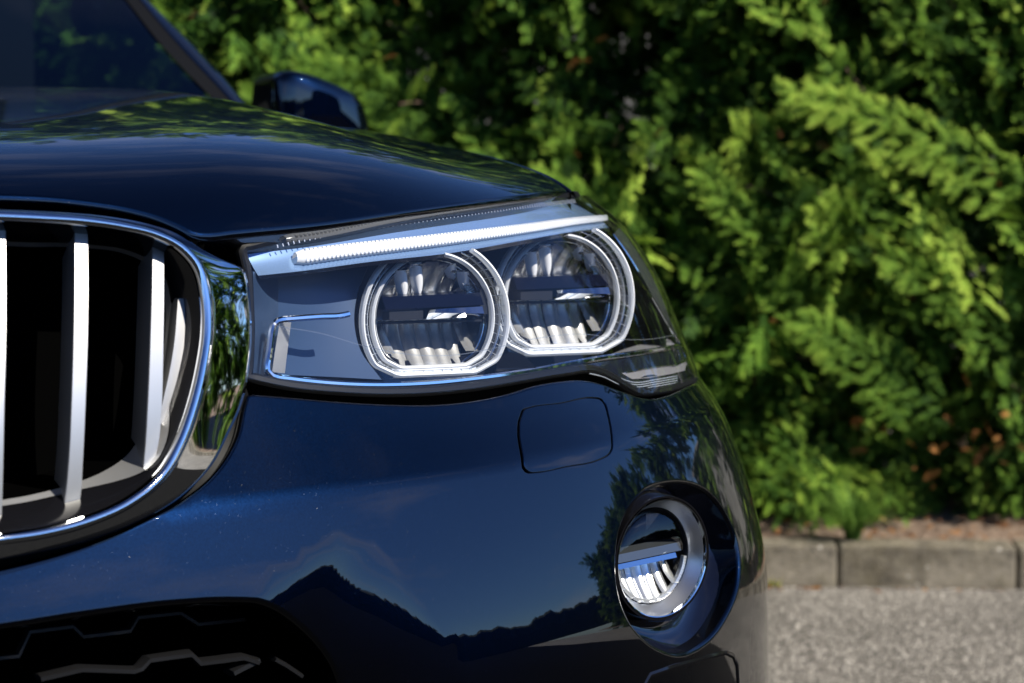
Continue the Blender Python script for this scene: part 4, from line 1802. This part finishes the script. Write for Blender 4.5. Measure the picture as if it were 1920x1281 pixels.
def plumes(root, d, L_, face, bt, r, per, size, name, T, comb=9, wk=1.0):
    """feather-like boughs: side shoots in pairs, every shoot set with small sprays"""
    n = len(root)
    pos, dr, uv_, sz, ti = [], [], [], [], []
    side = nrm(np.cross(d, face))
    for j in range(per):
        k = r.integers(0, comb, n)
        s_ = 0.06 + 0.94 * (k + 0.5 + r.normal(0, 0.12, n)) / comb
        s_ = np.clip(s_, 0, 1)
        t_ = r.uniform(0, 1, n)
        wid = ((1 - s_) ** 0.75 * 0.42 + 0.05) * np.minimum(L_, 0.5) * wk
        sd = np.where((k + (r.random(n) < 0.5)) % 2 == 0, 1, -1.0)
        br = nrm(d * 0.75 + side * sd[:, None])
        p = root + d * (s_ * L_)[:, None] + br * (t_ * wid)[:, None]
        p = p - ez * (0.16 * s_**2 * L_ + 0.30 * t_**2 * wid)[:, None] + face * r.normal(0, 0.008, n)[:, None]
        q = nrm(br + d * 0.25 + side * (r.normal(0, 0.45, n))[:, None] + r.normal(0, 0.14, (n, 3)) - ez * 0.15 * t_[:, None])
        pos.append(p)
        dr.append(q)
        uv_.append(nrm(face + r.normal(0, 0.28, (n, 3))))
        sz.append(size * r.uniform(0.7, 1.25, n))
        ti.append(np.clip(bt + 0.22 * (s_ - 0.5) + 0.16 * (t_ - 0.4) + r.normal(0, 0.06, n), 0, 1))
    pos = np.concatenate(pos)
    keep = pos[:, 2] > KH + 0.012
    keep &= ((pos - KA) @ kn) > 0.145
    c_ = [np.concatenate(x)[keep] for x in (dr, uv_, sz, ti)]
    return sprays(name, T, pos[keep], *c_, LEAF, hedge)


def fill(a0, a1, z0, z1, n, seed, per, size, name, T, spread=1.0, skip=None):
    root, d, L_, r = branch_field(a0, a1, z0, z1, n, seed, spread)
    if skip is not None:
        k = ~skip((root - KA) @ kd, root[:, 2])
        root, d, L_ = root[k], d[k], L_[k]
        n = len(root)
    face = nrm(0.8 * SUN - 0.45 * kn + r.normal(0, 0.48, (n, 3)))        # which way each plume shows its flat side
    bt = np.clip(r.normal(0.36, 0.22, n), 0.02, 0.95)
    return plumes(root, d, L_, face, bt, r, per, size, name, T), root, d, L_


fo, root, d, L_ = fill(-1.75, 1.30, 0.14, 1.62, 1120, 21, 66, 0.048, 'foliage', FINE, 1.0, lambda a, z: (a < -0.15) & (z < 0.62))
hedge_child(fo)
mb = MB()
for p, q, l in zip(root[:150], d[:150], L_[:150]):
    s_ = np.linspace(0, 0.85, 5)[:, None]
    mb.tube(p + q * s_ * l - ez * 0.10 * s_**2 * l, np.linspace(0.005, 0.0015, 5), 5)
hedge_child(mb.build('twig', BARK, hedge))['kind'] = 'stuff'
fo, *_ = fill(-0.35, 1.25, 0.10, 0.20, 140, 27, 40, 0.044, 'foliage', FINE)
hedge_child(fo)
# a few long sunny boughs that reach out of the face of the hedge
tips = np.array([(1465, 142), (1300, 275), (1490, 585), (1000, 330), (560, 120), (1660, 470)])
roots = np.array([(1960, 390), (1590, 690), (1790, 800), (1260, 520), (860, 260), (1930, 690)])
bs = np.array([0.16, 0.24, 0.22, 0.26, 0.26, 0.26])


def hedge_at(px, b_):
    out_ = []
    for p_, q_ in zip(px, b_):
        out_.append(on_plane(np.array([p_], float), KA + q_ * kn, kn)[0])
    return np.array(out_)


r = np.random.default_rng(41)
tp_, rt_ = hedge_at(tips, bs - 0.03), hedge_at(roots, bs + 0.16)
dd_ = tp_ - rt_
Lb = np.linalg.norm(dd_, axis=1)
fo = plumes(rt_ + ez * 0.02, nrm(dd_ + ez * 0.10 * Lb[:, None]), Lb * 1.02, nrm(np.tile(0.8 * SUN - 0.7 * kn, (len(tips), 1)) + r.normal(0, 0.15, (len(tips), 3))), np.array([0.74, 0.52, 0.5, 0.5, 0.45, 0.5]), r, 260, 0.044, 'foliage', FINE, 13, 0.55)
hedge_child(fo)
# the dense shaded inside of the hedge
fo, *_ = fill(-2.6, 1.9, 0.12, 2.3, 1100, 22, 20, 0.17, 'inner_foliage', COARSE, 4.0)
hedge_child(fo)
fo.matrix_parent_inverse = Matrix.Translation(Vector(kn * 0.35) - Vector(HO))
# the hedge runs on to both sides of the picture
fo, *_ = fill(1.30, 13.0, 0.15, 2.8, 1900, 23, 13, 0.24, 'foliage', COARSE)
hedge_child(fo)
fo, *_ = fill(-6.0, -1.75, 0.15, 2.4, 450, 24, 12, 0.24, 'foliage', COARSE)
hedge_child(fo)
fo, *_ = fill(-1.9, 1.4, 1.55, 2.5, 320, 25, 14, 0.16, 'foliage', COARSE)
hedge_child(fo)
fo, *_ = fill(-1.8, -0.1, 0.14, 0.7, 160, 26, 14, 0.16, 'foliage', COARSE)
hedge_child(fo)
# brown dead sprigs, mostly low on the right
r = np.random.default_rng(31)
n = 50
a = np.concatenate([r.normal(0.70, 0.22, n), r.uniform(-1.6, 1.0, 30)])
z = np.concatenate([r.normal(0.34, 0.08, n), r.uniform(0.3, 1.6, 30)])
n = len(a)
pos = K(a, r.uniform(0.20, 0.42, n), np.maximum(z, 0.18))
dr = nrm(r.normal(0, 0.6, (n, 3)) - kn * 0.4 - ez * 0.3)
hedge_child(sprays('dead_foliage', FINE, pos, dr, nrm(r.normal(0, 1, (n, 3))), r.uniform(0.025, 0.055, n), r.uniform(0.0, 0.7, n), DEAD, hedge))
# stems inside the hedge
for k, a in enumerate((-1.9, -0.9, 0.02, 0.86)):
    mb = MB()
    zz = np.linspace(0.06, 2.0, 12)
    aa = a + 0.04 * np.sin(zz * 3 + k)
    mb.tube(K(aa, 0.95 + 0.03 * np.cos(zz * 2 + k * 2), zz), np.linspace(0.032, 0.012, 12), 9)
    hedge_child(mb.build('stem', BARK, hedge))

# pale wall of the plot behind the hedge
wallm = M('pale_render', (0.3, 0.3, 0.3), 0.9)
t, b = nodes(wallm)
n1 = noise(t, 6, 5, 0.6)
t.links.new(ramp(t, n1.outputs['Fac'], [(0.3, (0.26, 0.26, 0.27)), (0.7, (0.40, 0.40, 0.40))]), b.inputs['Base Color'])
mb = MB()
ax = np.stack([kd, kn, ez])
mb.box(K(1.0, 2.6, 0.9), (4.2, 0.10, 0.9), ax)
mb.box(K(1.0, 2.6, 1.83), (4.25, 0.14, 0.03), ax)
wall = mb.build('garden_wall', wallm, None, False)
tag(wall, 'pale rendered garden wall glimpsed through gaps behind the hedge', 'wall')

# dry litter on the soil strip and along the kerb foot
r = np.random.default_rng(55)
n = 420
pos = np.concatenate([K(r.uniform(-1.0, 1.6, n), r.uniform(0.11, 0.42, n), KH + r.uniform(0.0, 0.012, n)), K(r.uniform(-0.3, 1.2, 60), r.uniform(-0.05, -0.003, 60), r.uniform(0.001, 0.006, 60))])
n = len(pos)
lt_ = sprays('leaf_litter', COARSE, pos, nrm(r.normal(0, 1, (n, 3)) * [1, 1, 0.15]), nrm(ez + r.normal(0, 0.3, (n, 3))), r.uniform(0.012, 0.034, n), r.uniform(0.0, 0.8, n), DEAD, None)

# grass tuft over the kerb edge
grassm = leaf_mat('grass', [(0.0, (0.05, 0.12, 0.02)), (1.0, (0.20, 0.34, 0.06))], 0.4)


def tuft(name, c, n, l, mat, seed):
    r = np.random.default_rng(seed)
    V, tv = [], []
    Fc = []
    for k in range(n):
        az = r.uniform(0, 2 * math.pi)
        lean = r.uniform(0.25, 1.1)
        hd = math.cos(az) * kd + math.sin(az) * kn
        s_ = np.linspace(0, 1, 6)
        ll = l * r.uniform(0.55, 1.15)
        p = c + hd * r.uniform(0, 0.018) + ll * (s_[:, None] * math.cos(lean * 0.7) * ez + (s_**1.6)[:, None] * math.sin(lean) * hd) - (0.45 * ll * lean * s_**3)[:, None] * ez
        w_ = nrm(np.cross(hd, ez)) * 0.0016
        wd = (1 - s_**2)[:, None]
        n0 = len(V)
        for i in range(6):
            V.append(p[i] - w_ * wd[i])
            V.append(p[i] + w_ * wd[i])
            tv += [r.uniform(0, 0.4) + 0.5 * s_[i]] * 2
        Fc += [(n0 + 2 * i, n0 + 2 * i + 1, n0 + 2 * i + 3, n0 + 2 * i + 2) for i in range(5)]
    me = bpy.data.meshes.new(name)
    V = np.array(V)
    me.from_pydata((V - c).tolist(), [], Fc)
    a_ = me.attributes.new('tint', 'FLOAT', 'POINT')
    a_.data.foreach_set('value', np.array(tv, np.float32))
    o = link(name, me, mat)
    o.location = c
    return o


tp = gnd(np.array([(1598, 1012)]), KH)[0]
g = tuft('grass_tuft', tp, 360, 0.19, grassm, 3)
tag(g, 'bright green grass tuft hanging over the top of the kerb', 'grass')
wp = gnd(np.array([(1450, 1098)]), 0.002)[0]
g = tuft('kerb_weed', wp, 26, 0.035, leaf_mat('weed', [(0, (0.25, 0.28, 0.03)), (1, (0.5, 0.5, 0.05))], 0.3), 5)
tag(g, 'tiny yellowish weed at the foot of the kerb beside the car', 'weed')

# far trees across the open side, seen only mirrored in the paintwork
tr_ = []
treem = M('far_tree', (0.018, 0.03, 0.012), 0.9, spec=0.1)
far = MB()
r = np.random.default_rng(77)
th = np.linspace(math.radians(-108), math.radians(108), 1400)
hh = np.full(1400, 2.4)
for k in range(190):
    c_, w_, h_ = r.uniform(-1.9, 1.9), r.uniform(0.05, 0.12), r.uniform(2.6, 3.7)
    x_ = (th - c_) / w_
    hh = np.maximum(hh, np.where(np.abs(x_) < 1, h_ * (0.45 + 0.55 * np.sqrt(np.clip(1 - x_**2, 0, 1))), 0))
hh = hh + r.normal(0, 0.06, 1400) + 0.15 * np.sin(th * 160)
dirs_ = -np.cos(th)[:, None] * kn + np.sin(th)[:, None] * kd
cc_ = np.array([0.0, 0.0, 0.0])
base_ = cc_ + dirs_ * 34.0
far.grid(np.stack([base_, base_ + ez * 0.55 * hh[:, None] - dirs_ * 0.6, base_ + ez * 0.9 * hh[:, None], base_ + ez * hh[:, None] + dirs_ * 1.2, base_ + dirs_ * 5], 0))
ft = far.build('far_wood', treem)
tag(ft, 'dark line of trees across the road, mirrored in the bumper', 'trees', kind='stuff')

# the other half of the nose
for src in (bumper, grille):
    c = src.copy()
    COL.objects.link(c)
    c.scale.x = -1
    for ch in list(src.children):
        k = ch.copy()
        COL.objects.link(k)
        k.parent = c
